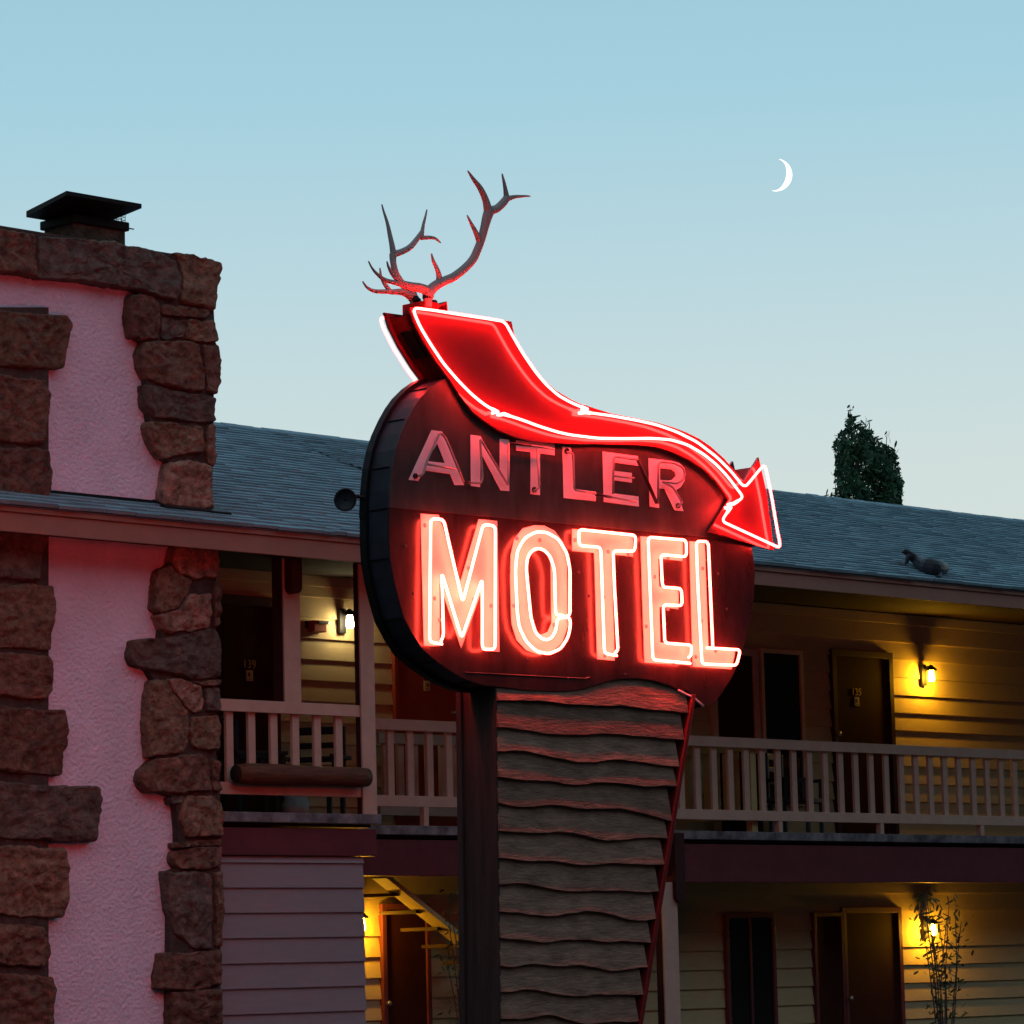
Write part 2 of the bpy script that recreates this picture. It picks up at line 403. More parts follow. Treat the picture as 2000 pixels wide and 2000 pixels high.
railing(U(729, 1500, YM).x, 29.7, YM, 4.247, zbM, [bm_[0]+st_*k for k in range(int((29.6-bm_[0])/st_)+1)], .088, 'recessed railing passing behind the sign', [U(834, 1600, YM).x])
br = [U(1290+.2795*(a+22), 1520, YM).x for a in (150, 265, 380, 495, 605, 718, 828, 938, 1048, 1157, 1265, 1370, 1477, 1583, 1688, 1790)]
st_ = (br[-1]-br[0])/15
zbR = U(1560, 1585, YM).z
railing(29.8, XR, YM, 4.215, zbR, br+[br[-1]+st_*k for k in range(1, 14)], .088, 'railing of the far balcony', [U(1526, 1610, YM).x, U(1724, 1615, YM).x, U(1920, 1620, YM).x])
# stair guards behind the railings
xg = U(1483, 1500, YM).x
mb = MB().box(xg-.02, xg+.02, YM+.15, YW-.05, 4.08, 4.19).box(xg-.02, xg+.02, YM+.15, YW-.05, 3.30, 3.41)
for k in range(7): mb.box(xg+.021, xg+.06, YM+.2+.15*k, YM+.28+.15*k, 3.3, 4.18)
mb.box(xg-.05, xg+.05, YM+.09, YM+.18, DZ, 4.2)
tag(mb.build('guard_rail', 'yellow_board', B, .004), 'stair guard running back from the far railing')
xa, xb_ = U(734, 1440, 27.5).x, U(930, 1440, 27.5).x
mb = MB().box(xa, xb_, 27.45, 27.49, 4.06, 4.17).box(xa, xb_, 27.45, 27.49, 3.30, 3.42)
k = xa+.1
while k < xb_: mb.box(k, k+.09, 27.49, 27.53, 3.3, 4.16); k += .21
tag(mb.build('guard_rail', 'tan', B, .004), 'inner stair guard beside the red door')

# posts
def post(pxl, pxr, y, z0, z1, depth, lab, py=1250):
    xa, xb = U(pxl, py, y).x, U(pxr, py, y).x
    p = MB().box(xa+.006, xb-.006, y+.025, y+.025+depth, z0, z1).build('post', 'dark_maroon', B, .005); tag(p, lab)
    MB().box(xa, xb, y, y+.024, z0, z1).build('post_board', 'tan', p, .004)
    return p
post(555, 587, YL+.05, zt+.002, 5.68, .15, 'post standing on the near railing')
post(705.5, 732.5, YL-.03, DZ_L+.005, 5.68, .07, 'full height post at the end of the near balcony', 1350)
xa, xb_ = U(562, 1130, YL).x, U(582, 1130, YL).x
def round_end(xa, xb, y0, y1, zb, zt, lab):
    r = (xb-xa)/2; xm = (xa+xb)/2
    o = [(xa, y0, zt), (xb, y0, zt)]+[(xm+r*math.cos(a), y0, zb+r+r*math.sin(a)) for a in [-math.pi*k/10 for k in range(11)]]
    return tag(MB().prism([[Vector(p) for p in o]], 0, y1-y0).build('beam_end', 'dark_maroon', B, .004), lab)
round_end(xa, xb_, YL-.06, YL+.048, U(570, 1160, YL).z, 5.64, 'rounded beam end over the near balcony post')
xa, xb_ = U(1299.5, 1720, YM).x, U(1318, 1720, YM).x
round_end(xa, xb_, YM-.16, YM-.105, U(1308, 1764, YM).z, U(1308, 1628, YM).z, 'rounded maroon beam end over the ground floor post')
post(1294, 1323, YM-.1, 0, 2.57, .1, 'ground floor post beside the sign', 1760)

# doors and windows
def door(pxl, pxr, pytop, pyref, z0, mt, lab, y=YW, num=None, npx=None, hpx=None, casing=.07, casemat='dark_maroon'):
    xa, xb = U(pxl, pyref, y-.05).x, U(pxr, pyref, y-.05).x; z1 = U((pxl+pxr)/2, pytop, y-.05).z
    d = MB().box(xa, xb, y-.05, y+.01, z0, z1).build('door', mt, B, .004); tag(d, lab)
    c = MB()
    c.box(xa-casing, xa, y-.075, y+.01, z0, z1+casing).box(xb, xb+casing, y-.075, y+.01, z0, z1+casing).box(xa, xb, y-.075, y+.01, z1, z1+casing)
    c.build('door_frame', casemat, d, .004)
    if num:
        p = U(*npx, y-.055); text_mesh(num, .125, (p.x, y-.056, p.z), 'gold', d, 'door_number')
        q = p-Vector((0, 0, .115))
        MB().box(q.x-.045, q.x+.045, y-.058, y-.05, q.z-.055, q.z+.055).build('door_placard', 'card', d)
        MB().lathe((q.x, y-.058, q.z+.012), [(.024, 0), (.024, .003)], 14, (0, -1, 0)).box(q.x-.03, q.x+.03, y-.060, y-.0581, q.z-.04, q.z-.03).build('placard_print', 'ink', d)
    if hpx:
        h = U(*hpx, y-.09)
        MB().lathe((h.x, y-.05, h.z), [(.028, 0), (.028, .012), (.012, .016), (.012, .045), (.028, .05), (.03, .068), (.018, .08)], 14, (0, -1, 0)).build('door_handle', 'chrome', d)
    return d
door(415, 530, 1182, 1300, DZ, 'door', 'dark door numbered 139 beside the chimney', num='139', npx=(487, 1298), hpx=(437, 1403), casing=.10)
door(775, 902, 1185, 1330, DZ, 'door_red', 'red door behind the lower edge of the sign', num='137', npx=(833.7, 1319), hpx=(890, 1392), casing=.05, casemat='door_red')
door(1400, 1472, 1280, 1400, DZ, 'door', 'dark door under the tip of the sign', casing=.09, casemat='tan')
door(1633, 1736, 1284, 1360, DZ, 'door', 'dark door beside the amber lit siding', num='135', npx=(1673, 1352), hpx=(1637, 1433.5), casing=.08)
def window(pxl, pxr, pyt, z0, y, lab, mull=1, fm='tan', ztop=None):
    xa, xb = U(pxl, 1400, y).x, U(pxr, 1400, y).x; z1 = ztop if ztop else U((pxl+pxr)/2, pyt, y).z
    w = MB().box(xa, xb, y-.025, y, z0, z1).build('window', 'glass', B); tag(w, lab)
    f = MB(); t = .055
    f.box(xa-t, xa, y-.055, y, z0-t, z1+t).box(xb, xb+t, y-.055, y, z0-t, z1+t).box(xa, xb, y-.055, y, z1, z1+t).box(xa, xb, y-.055, y, z0-t, z0)
    for k in range(mull):
        m = xa+(xb-xa)*(k+1)/(mull+1); f.box(m-.02, m+.02, y-.045, y-.026, z0, z1)
    f.build('window_frame', fm, w, .004)
    return w
window(1489, 1560, 1278, DZ+.45, YW-.03, 'dark upstairs window between the two far doors', 0)
# ground floor openings
gd = door(752, 830, 1776, 1790, 0, 'door', 'ground floor door behind the stair', casing=.06, casemat='maroon', hpx=(758, 1960))
window(1404, 1488, 1793, .75, YW-.03, 'dark ground floor window below the far balcony', 1, 'maroon')
door(1592, 1640, 1790, 1800, 0, 'door', 'narrow dark ground floor door', casing=.05, casemat='maroon')
door(1650, 1752, 1783, 1800, 0, 'door', 'ground floor door beside the amber lit siding', casing=.07, casemat='maroon', hpx=(1660, 1950))
# stair
mb = MB()
for y in (27.15, 27.75):
    a, b = U(748, 1716, y), U(868, 1812, y); d = (b-a)
    mb.beam(a-d*.05, a+d*(a.z/(-d.z)), .05, .22 if y < 27.5 else .2)
a, b = U(748, 1716, 27.15), U(868, 1812, 27.15); d = b-a; n = int(a.z/.18)
tr = MB()
for k in range(1, n):
    p = a+d*((k*.18)/(-d.z)); tr.box(p.x-.13, p.x+.13, 27.17, 27.73, p.z-.0, p.z+.035)
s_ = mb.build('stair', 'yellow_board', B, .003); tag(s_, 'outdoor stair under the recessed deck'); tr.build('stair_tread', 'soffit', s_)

# ------------------------------------------------------------------ wall lamps
def lamp(px, py, y, bulb, label, group='wall lamps on the motel'):
    p = U(px, py, y-.03)
    t = thing('wall_lamp', label, 'wall lamp', (p.x, y-.03, p.z), group)
    MB().box(p.x-.045, p.x+.045, y-.055, y-.02, p.z-.14, p.z+.13).build('back_plate', 'black', t, .006)
    c = Vector((p.x, y-.16, p.z))
    MB().beam((p.x, y-.05, p.z+.09), (p.x, y-.16, p.z+.09), .03, .03, Vector((0, 0, 1))).lathe(c, [(.075, .045), (.07, .065), (.035, .095), (.015, .115)], 18).build('lamp_cap', 'black', t)
    MB().lathe(c, [(.010, -.095), (.034, -.09), (.043, -.065), (.039, -.02), (.030, .03), (.028, .044)], 16).build('bulb', bulb, t)
    return t
lamp(667, 1212, YW-.02, 'bulb_white', 'lit white wall lamp on cream siding left of the sign')
lamp(1803, 1318, YW-.02, 'bulb_amber', 'lit amber wall lamp upstairs at the right end')
lamp(690, 1802, YW-.02, 'bulb_amber', 'lit amber ground floor lamp beside the grey siding')
lamp(1806, 1812, YW-.02, 'bulb_amber', 'lit amber ground floor lamp at the right end')

# alarm box
p = U(603, 1222, YW-.02)
t = thing('alarm_box', 'small faded red alarm box on the lamp lit siding', 'alarm', (p.x, YW-.02, p.z))
MB().box(p.x-.02, p.x+.16, YW-.13, YW-.02, p.z-.07, p.z+.05).build('housing', 'alarm', t, .008)
MB().box(p.x-.05, p.x+.19, YW-.035, YW-.019, p.z-.03, p.z+.05).build('mounting_plate', 'dark_maroon', t, .003)
MB().box(p.x+.03, p.x+.18, YW-.150, YW-.131, p.z+.012, p.z+.046).build('strobe_lens', 'chrome', t, .006)

# log hanging on the near railing
a, b = U(461, 1511, YL-.11), U(716, 1516, YL-.11); b.z = a.z
t = thing('log', 'peeled brown log fixed along the outside of the near balcony railing', 'log', tuple(a))
prof = []; nL = 14
for k in range(nL+1):
    s = k/nL; prof.append((.098+.006*math.sin(7*s)+(.0 if .04 < s < .96 else -.012), s*(b-a).length))
MB().lathe(a, prof, 22, (1, 0, 0)).build('log_body', 'log', t)
MB().lathe(a-Vector((.006, 0, 0)), [(.08, 0), (.084, .005)], 22, (1, 0, 0)).build('log_end', 'log_end', t)

# chairs and a pot on the decks
def chair(x, y, z, rz, m, label):
    t = thing('patio_chair', label, 'chair', (x, y, z), 'patio chairs on the balconies')
    def bx(nm, boxes):
        mb = MB()
        for b in boxes: mb.box(*b)
        mb.V = [Vector((x, y, z))+v for v in mb.V]
        return mb.build(nm, m, t, .008)
    bx('seat', [(-.27, .27, -.26, .26, .38, .43)])
    bx('backrest', [(-.27, -.22, .24, .29, .43, .98), (.22, .27, .24, .29, .43, .98), (-.22, .22, .25, .28, .90, .98), (-.22, .22, .25, .28, .62, .68), (-.22, .22, .25, .28, .76, .82)])
    for i in (-1, 1):
        for j in (-1, 1): bx('leg', [(i*.24-.025, i*.24+.025, j*.23-.025, j*.23+.025, 0, .38)])
        bx('armrest', [(i*.29-.035, i*.29+.035, -.26, .29, .63, .67), (i*.29-.02, i*.29+.02, -.24, -.19, .40, .63)])
    t.rotation_euler.z = rz
    return t
q = U(500, 1560, 26.7); chair(q.x, 26.75, DZ_L, R_(70), 'dark_plastic', 'dark chair behind the near railing, close to door 139')
q = U(632, 1560, 26.7); chair(q.x, 26.85, DZ_L, R_(-60), 'dark_plastic', 'dark chair behind the near railing, below the alarm box')
q = U(1548, 1560, 27.4); chair(q.x, 27.35, DZ, R_(20), 'blue_plastic', 'blue grey chair behind the far railing, left of a dark door')
q = U(1480, 1560, 27.3); chair(q.x+.05, 27.4, DZ, R_(-15), 'dark_plastic', 'dark chair behind the far railing, below the upstairs window')
q = U(577, 1580, 26.3)
pt_ = MB().lathe((q.x, 26.3, DZ_L), [(.09, 0), (.13, .06), (.14, .14), (.11, .20), (.12, .23), (.10, .23), (.09, .18)], 20).build('plant_pot', 'pot', origin=(q.x, 26.3, DZ_L))
tag(pt_, 'small pale pot on the near balcony floor', 'pot')

# ------------------------------------------------------------------ stone chimney
cx0, cx1 = U(-30, 1000, YC).x, U(412, 1200, YC).x
zCt = U(300, 488, YC).z
CH = thing('stone_chimney', 'broad pink stucco chimney edged with rough brown stones', 'chimney', ((cx0+cx1)/2, YC, 0))
MB().box(cx0+.02, cx1-.02, YC, YC+1.1, 0, zCt-.08).build('stucco_panel', 'stucco', CH)
def stone(pts, m='stone', prot=.12, y=YC, back=.02, seed=[0]):
    seed[0] += 1; sd = Vector((seed[0]*3.1, 0, 0))
    if m == 'stone': m = ('stone', 'stone_c', 'stone_b', 'stone')[seed[0]*7 % 4]
    P = pl(pts, y-prot); n = len(P)
    P = fillet(P, .03, True)
    out = []
    for i in range(len(P)):
        a, b = P[i], P[(i+1) % len(P)]; k = max(1, int((b-a).length/.026))
        out += [a.lerp(b, j/k) for j in range(k)]
    n = len(out)
    for i, p in enumerate(out):
        d = noise.noise(p*6+sd)*.022+noise.noise(p*17+sd)*.012+noise.noise(p*40+sd)*.006
        c = (p-sum(out, Vector())/n).normalized(); out[i] = p+c*d
    C = sum(out, Vector())/n
    rings = [(1, prot+back), (.99, prot*.5), (.99, .024), (.978, .008), (.955, .002)]+[(s, 0) for s in (.92, .88, .84, .79, .74, .69, .64, .58, .52, .46, .40, .34, .28, .21, .14, .07)]
    V = []
    tilt = Vector((noise.noise(sd*2.3), 0, noise.noise(sd*1.7+Vector((5, 0, 0)))))*.07
    for s, dy in rings:
        for p in out:
            q = C+(p-C)*s; h = 0
            if dy < prot*.5:
                h = noise.noise(q*3.2+sd)*.045+abs(noise.noise(q*7+sd))*.045+noise.noise(q*17+sd)*.016+noise.noise(q*36+sd)*.008+tilt.dot(q-C)
            q = q+Vector((0, dy-h*(1 if s < .95 else .5), 0)); V.append(q)
    m_ = len(rings)
    Fs = [(i*n+k, i*n+(k+1) % n, (i+1)*n+(k+1) % n, (i+1)*n+k) for i in range(m_-1) for k in range(n)]
    V.append(C+Vector((0, -noise.noise(C*3.2+sd)*.035, 0))); Fs += [((m_-1)*n+k, (m_-1)*n+(k+1) % n, len(V)-1) for k in range(n)]
    mb = MB(); mb.add(V, Fs, True)
    return mb.build('stone', m, CH)
SA = [[(-700, 255), (-500, 285), (-345, 318), (-338, 585), (-480, 560), (-700, 545)], [(-330, 322), (-100, 335), (35, 352), (130, 357), (300, 387), (430, 425), (530, 475), (562, 530), (568, 600), (548, 738), (440, 712), (300, 662), (140, 642), (35, 622), (-150, 600), (-330, 590)],
      [(520, 412), (600, 427), (700, 452), (800, 488), (812, 530), (800, 580), (790, 680), (775, 790), (700, 780), (558, 742), (572, 600), (566, 525)],
      [(250, 700), (300, 685), (380, 690), (425, 740), (435, 830), (430, 970), (320, 985), (262, 960), (245, 850), (243, 760)],
      [(445, 755), (560, 760), (640, 775), (745, 798), (700, 842), (600, 838), (440, 822)],
      [(440, 832), (540, 842), (595, 855), (583, 958), (480, 978), (440, 968)],
      [(610, 848), (770, 852), (795, 920), (795, 988), (700, 993), (588, 968)],
      [(335, 988), (430, 983), (600, 985), (675, 1005), (685, 1080), (715, 1180), (715, 1303), (600, 1298), (450, 1258), (340, 1218), (310, 1150), (308, 1050)],
      [(690, 1010), (800, 1005), (820, 1100), (808, 1220), (785, 1330), (730, 1310), (722, 1180)],
      [(330, 1250), (440, 1275), (600, 1312), (720, 1325), (780, 1343), (785, 1490), (700, 1498), (560, 1478), (400, 1468), (335, 1400)],
      [(370, 1492), (500, 1502), (700, 1522), (712, 1600), (706, 1688), (580, 1700), (450, 1730), (385, 1640), (355, 1540)],
      [(735, 1512), (778, 1508), (775, 1780), (732, 1760), (718, 1690), (722, 1600)]]
for s in SA: stone(zA(s))
SB = [([(480, 10), (620, -10), (760, 30), (770, 290), (690, 320), (520, 310), (450, 300), (455, 180)], 'stone_pale'),
      ([(530, 530), (795, 545), (808, 640), (805, 735), (640, 740), (560, 705), (500, 640)], 'stone_pale'),
      ([(425, 680), (495, 648), (555, 715), (635, 748), (603, 838), (538, 928), (440, 958), (402, 928), (410, 780)], 'stone'),
      ([(612, 840), (748, 832), (755, 1000), (745, 1055), (600, 1068), (500, 1088), (452, 1058), (414, 970), (542, 937)], 'stone_pale'),
      ([(762, 752), (806, 742), (805, 1040), (768, 1045), (756, 850)], 'stone'),
      ([(270, 1125), (430, 1112), (600, 1088), (760, 1050), (800, 1070), (818, 1130), (815, 1360), (650, 1383), (500, 1348), (360, 1308), (265, 1280), (245, 1200)], 'stone'),
      ([(385, 1372), (468, 1374), (516, 1460), (595, 1560), (615, 1620), (606, 1760), (588, 1838), (480, 1848), (365, 1868), (355, 1640), (365, 1480)], 'stone'),
      ([(474, 1372), (560, 1372), (688, 1422), (706, 1500), (703, 1578), (640, 1588), (572, 1528), (512, 1450)], 'stone_pale'),
      ([(640, 1392), (810, 1374), (810, 1408), (700, 1414)], 'stone'), ([(718, 1426), (810, 1420), (808, 1583), (716, 1583)], 'stone'),
      ([(622, 1610), (800, 1596), (805, 1700), (800, 1822), (720, 1828), (632, 1798), (620, 1700)], 'stone')]
for s, m in SB: stone(zB(s), m)
SCn = [[(340, 700), (430, 630), (560, 607), (738, 588), (786, 630), (798, 760), (815, 846), (640, 858), (540, 868), (400, 853), (345, 828), (325, 770)],
       [(802, 622), (865, 640), (872, 858), (824, 846), (806, 750)],
       [(530, 884), (638, 870), (618, 928), (540, 936)],
       [(600, 945), (652, 876), (800, 876), (880, 920), (885, 1060), (885, 1158), (760, 1163), (640, 1153), (600, 1050)],
       [(555, 1192), (700, 1180), (885, 1168), (885, 1208), (640, 1222), (560, 1232)],
       [(560, 1252), (700, 1228), (885, 1216), (880, 1358), (740, 1380), (600, 1373), (560, 1320)],
       [(500, 1378), (640, 1383), (805, 1402), (820, 1560), (820, 1750), (812, 1905), (700, 1920), (560, 1790), (520, 1600)],
       [(832, 1392), (885, 1380), (882, 1900), (836, 1890), (836, 1600)],
       [(470, 1935), (700, 1930), (870, 1915), (880, 2150), (700, 2195), (450, 2180)], [(540, 2200), (880, 2170), (885, 2420), (700, 2440), (540, 2430)],
       [(470, 2440), (880, 2432), (885, 2720), (600, 2740), (460, 2700)]]
for s in SCn: stone(zC(s))
# mirror column at the far left edge of the chimney
rnd = random.Random(5); y = 600
while y < 2120:
    h = rnd.uniform(85, 150); w = rnd.uniform(125, 175) if not 1500 < y < 1540 else 190
    x1 = -22+w*rnd.uniform(.9, 1.05); x0 = -30
    if y < 1530 <= y+h: x1 = 204
    dr = rnd.uniform(-8, 8)
    stone([(x0, y), (x0+w*.5, y+dr+4), (x1-8, y+dr+8), (x1, y+h*.3), (x1-rnd.uniform(0, 14), y+h*.75), (x1-14, y+h-4), (x0+w*.4, y+h-8), (x0, y+h-14), (x0-4, y+h*.5)])
    y += h+1
# mortar bed behind the stones
mo = zA([(-690, 275), (-300, 345), (35, 365), (430, 440), (790, 505), (765, 790), (775, 990), (800, 1050), (765, 1330), (760, 1700), (755, 1930)])+zB([(775, 400), (780, 1000), (785, 1500), (780, 1850)])+zC([(860, 700), (865, 1300), (865, 2700), (520, 2700), (530, 1700), (530, 1380), (585, 1360), (580, 1100), (560, 890), (420, 840), (350, 790), (420, 660)])+zB([(400, 1800), (400, 1400), (330, 1270), (270, 1180), (430, 1130), (440, 1040), (400, 900), (440, 700), (540, 590), (480, 250)])+zA([(500, 1760), (400, 1690), (360, 1450), (345, 1250), (330, 1000), (262, 950), (262, 720), (300, 680), (140, 622), (-300, 560), (-690, 525)])
MB().prism([pl(mo, YC-.085)], 0, .095).build('mortar', 'mortar', CH)
MB().prism([pl([(-26, 600), (95, 600), (95, 2100), (-26, 2100)], YC-.085)], 0, .095).build('mortar', 'mortar', CH)
# chimney right and left returns of stone and the top slab
MB().box(cx0-.02, cx1+.01, YC-.06, YC+1.12, zCt-.08, zCt-.02).build('cap_slab', 'mortar', CH, .01)
zr = lambda y: zFtL+(RIDGE[1]-zFtL)/(RIDGE[0]-YF+.05)*(y-YF+.05)
fa, fb_ = U(316, 990, YC-.13).x, cx1+.10
fl = MB().hexa([(fa, YC-.20, zr(YC-.20)+.012), (fb_, YC-.20, zr(YC-.20)+.012), (fb_, YC+.2, zr(YC+.2)+.012), (fa, YC+.2, zr(YC+.2)+.012),
                (fa, YC-.20, zr(YC-.20)+.04), (fb_, YC-.20, zr(YC-.20)+.04), (fb_, YC+.2, zr(YC+.2)+.05), (fa, YC+.2, zr(YC+.2)+.05)])
fl.box(cx0, fa, YC-.02, YC-.004, zr(YC)-.1, zr(YC)+.035)
fl.build('flashing', 'black', CH)
# flue with band, mesh and lid
yf = YC+.45; fx1 = U(245, 460, yf).x; fx0 = fx1-.62
zf0, zf1 = zCt-.05, U(240, 447, yf).z
MB().box(fx0, fx1, yf, yf+.45, zf0, zf1).build('flue', 'stone', CH, .01)
zb1 = U(240, 433.5, yf).z
cp = MB().box(fx0-.03, fx1+.03, yf-.03, yf+.48, zf1-.02, zb1).build('chimney_cap', 'black', CH, .012)
l0, l1 = U(130, 390, yf-.25).x, U(277, 400, yf-.25).x
zl = U(277, 405, yf-.25).z
MB().hexa([(l0, yf-.25, zl-.01), (l1, yf-.25, zl-.01), (l1-.05, yf+.42, zl-.10), (l0+.05, yf+.42, zl-.10), (l0, yf-.25, zl+.035), (l1, yf-.25, zl+.035), (l1-.05, yf+.42, zl-.04), (l0+.05, yf+.42, zl-.04)]).build('lid', 'black', cp, .004)
mb = MB()
for k in range(13):
    x = fx0+(fx1-fx0)*k/12; mb.beam((x, yf, zb1-.01), (x, yf, zl-.01), .004, .004); mb.beam((x, yf+.42, zb1-.01), (x, yf+.42, zl-.08), .004, .004)
for k in range(9):
    yy = yf+.42*k/8
    for x in (fx0, fx1): mb.beam((x, yy, zb1-.01), (x, yy, zl-.05), .004, .004, Vector((1, 0, 0)))
for k in range(4):
    z = zb1+.02+.03*k
    mb.beam((fx0, yf, z), (fx1, yf, z), .004, .004); mb.beam((fx1, yf, z), (fx1, yf+.42, z), .004, .004, Vector((1, 0, 0))); mb.beam((fx0, yf, z), (fx0, yf+.42, z), .004, .004, Vector((1, 0, 0)))
mb.build('spark_mesh', 'black', cp)
MB().beam((fx1, yf+.02, zf1+.02), (fx1+.12, yf+.02, zf1+.02), .01, .01).build('bolt', 'black', cp)

# ------------------------------------------------------------------ the sign
YS = 16.7
SG = thing('motel_sign', 'tall neon motel sign with red arrow and elk antlers on a plank clad pylon', 'sign', (17.6, YS, 0))
cab = z5([(720, 605), (640, 640), (570, 690), (500, 760), (450, 830), (400, 920), (350, 1030), (310, 1150), (285, 1280), (268, 1450), (263, 1590)])
seamL, seamR = (759, 991), (1463, 1057)
low = z7([(296, 300), (296, 420), (305, 600), (330, 750), (370, 920), (420, 1100), (490, 1230), (580, 1370), (700, 1470), (800, 1540), (900, 1600), (1000, 1640), (1090, 1668)])+z3([(900, 117), (1000, 130), (1100, 136), (1200, 138), (1300, 128), (1350, 117), (1400, 100), (1450, 82), (1500, 72), (1540, 68), (1620, 68), (1700, 80), (1790, 110), (1840, 133)])+z8([(1100, 1565), (1180, 1640), (1260, 1713), (1345, 1690), (1400, 1620), (1480, 1500), (1540, 1380), (1600, 1200), (1650, 1000), (1680, 800), (1688, 620), (1680, 500), (1660, 380)])
top = [seamR, (1455, 1020), (1436, 985), (1385, 925), (1300, 868), (1180, 852), (1050, 850), (960, 815), (905, 762)]
upper = pl(cab+[seamL]+top, YS); lower_ = pl([seamL]+low+[seamR], YS); whole = pl(cab+[seamL]+low+top, YS)
DP = .245
C_ = MB().prism([whole], .004, DP-.06).build('cabinet', 'skin', SG)
rim = MB().prism([offset(whole, .028)], DP-.06, DP).build('rim_flange', 'flange', C_)
MB().prism([upper], -.012, .003).build('upper_face', 'face', C_)
MB().prism([lower_], -.005, .003).build('lower_face', 'face_red', C_)
# seams round the rim skin, bottom lip and a raised cover at the right
mb = MB()
for i in range(2, len(whole)-1, 3):
    p, q = whole[i], whole[i]
    n = (offset(whole, .006)[i]-p)
    mb.beam(p+Vector((0, .02, 0))+n*.5, p+Vector((0, DP-.07, 0))+n*.5, .008, .008, Vector((1, 0, .3)))
mb.build('rim_seam', 'flange', C_)
lip = [U(*p, YS) for p in z7([(930, 1560), (1500, 1590), (1932, 1612)])+z8([(300, 1470)])]
MB().tube([p+Vector((0, -.006, 0)) for p in lip], .004, 6).build('bottom_lip', 'face_red', C_)
MB().tube([U(*p, YS-.004) for p in z3([(1835, 133), (1850, 140), (1865, 150)])+z8([(1180, 1642), (1260, 1714)])], .008, 6).build('torn_edge', 'letter_dull', C_)
mb = MB()
for p in z7([(620, 130), (1450, 1450), (1880, 720), (500, 900), (430, 500)])+z8([(210, 595), (300, 790), (1380, 605), (1335, 55), (900, 640), (600, 1450), (120, 1480), (1450, 900)]):
    q = U(*p, YS); mb.lathe(q+Vector((0, -.004, 0)), [(.009, 0), (.009, .006), (.004, .009)], 8, (0, -1, 0))
mb.build('rivet', 'face', C_)

# arrow
edgeL = z5([(430, 76), (465, 190), (540, 340), (640, 500), (720, 608), (800, 735), (900, 868), (1000, 945), (1100, 1008), (1200, 1052), (1300, 1078), (1400, 1095), (1600, 1108), (1800, 1113)])+z6([(0, 706), (200, 722), (400, 727), (600, 732), (750, 747), (870, 787), (1000, 847), (1110, 922), (1200, 1010), (1250, 1075), (1292, 1140)])
head = [(1385, 1038.4), (1511, 1075), (1508, 1045), (1497, 960), (1482, 893)]+z6([(1400, 1008)])
edgeR = list(reversed(z5([(1195, 185), (1215, 285), (1262, 390), (1340, 510), (1430, 620), (1530, 705), (1640, 772), (1720, 810), (1830, 845)])+z6([(200, 428), (280, 455), (400, 492), (600, 532), (750, 562), (870, 598), (960, 632), (1060, 680), (1150, 740), (1250, 830), (1330, 920)])))
YA = YS-.05
ar = pl(edgeL+head+edgeR, YA)
AR = MB().prism([ar], 0, .02).build('arrow', 'arrow', SG, .004)
MB().prism([offset(ar, -.035)], .021, .245).build('arrow_channel', 'channel', AR)
MB().prism([ar], .246, .266).build('arrow_back', 'arrow', AR)
# dark service slot in the tail's side
e0, e1 = U(*z5([(487, 262)])[0], YA), U(*z5([(600, 462)])[0], YA)
d = (e1-e0).normalized(); nrm = Vector((-d.z, 0, d.x)); nrm = nrm if nrm.x < 0 else -nrm
o0, o1 = e0-nrm*.035+nrm*.004, e1-nrm*.035+nrm*.004
MB().hexa([o0+Vector((0, .09, 0)), o0+Vector((0, .19, 0)), o1+Vector((0, .19, 0)), o1+Vector((0, .09, 0)),
           o0+Vector((0, .09, 0))-nrm*.02, o0+Vector((0, .19, 0))-nrm*.02, o1+Vector((0, .19, 0))-nrm*.02, o1+Vector((0, .09, 0))-nrm*.02]).build('service_slot', 'flange', AR)

NR = .0093
def neon(paths, Y, parent, m='neon', r=NR, corner=.035, name='neon_tube', smoothp=False):
    mb = MB()
    for P in paths:
        W_ = pl(P, Y); W_ = cat_rom(W_, 5) if smoothp else fillet(W_, corner)
        mb.tube(W_, r, 7)
    return mb.build(name, m, parent)
def posts_(pts, Y, parent):
    mb = MB()
    for p in pts:
        q = U(*p, Y); mb.lathe(q+Vector((0, .002, 0)), [(.006, -.05), (.006, 0)], 6, (0, -1, 0)); mb.lathe(q, [(.014, -.008), (.014, .008)], 8, (0, -1, 0))
    return mb.build('tube_support', 'tube_off', parent)
YT = YA-.055
segA = z5([(1085, 866), (1000, 820), (900, 740), (800, 640), (680, 500), (580, 350), (500, 215), (445, 82), (600, 100), (800, 132), (1000, 162), (1145, 186), (1190, 270), (1270, 410), (1370, 558), (1450, 655), (1550, 745), (1650, 800), (1760, 846)])
segB = z5([(1752, 870)])+z6([(400, 510), (600, 546), (750, 580), (900, 633), (1050, 708), (1200, 823), (1300, 922), (1408, 1055), (1560, 872), (1612, 1120), (1650, 1350), (1682, 1512), (1450, 1405), (1233, 1305), (1300, 1205)])
segC = z6([(1328, 1172), (1400, 1125), (1350, 1060), (1280, 968), (1200, 882), (1100, 800), (980, 730), (850, 691), (700, 680), (500, 683), (300, 680), (100, 656)])+z5([(1546, 1021), (1400, 975), (1280, 930), (1138, 884)])
mb = MB()
for P in (segA, segB, segC): mb.tube(fillet(pl(P, YT), .05), .0092, 7)
for a, b in ((segA[0], segA[1]), (segA[-1], segA[-2]), (segB[0], segB[1]), (segC[-1], segC[-2]), (segB[-1], segB[-2]), (segC[0], segC[1])):
    a, b = U(*a, YT), U(*b, YT); d = (b-a).normalized()
    mb.tube([a+Vector((0, .06, 0))-d*.01, a+Vector((0, .03, 0)), a-d*.004, a+d*.05], [.010, .012, .0135, .012], 10)
mb.build('neon_tube', 'neon_arrow', AR)
bk = offset(ar, -.02)
nL = len(edgeL)
bkt = [p+Vector((0, .32, 0)) for p in bk]
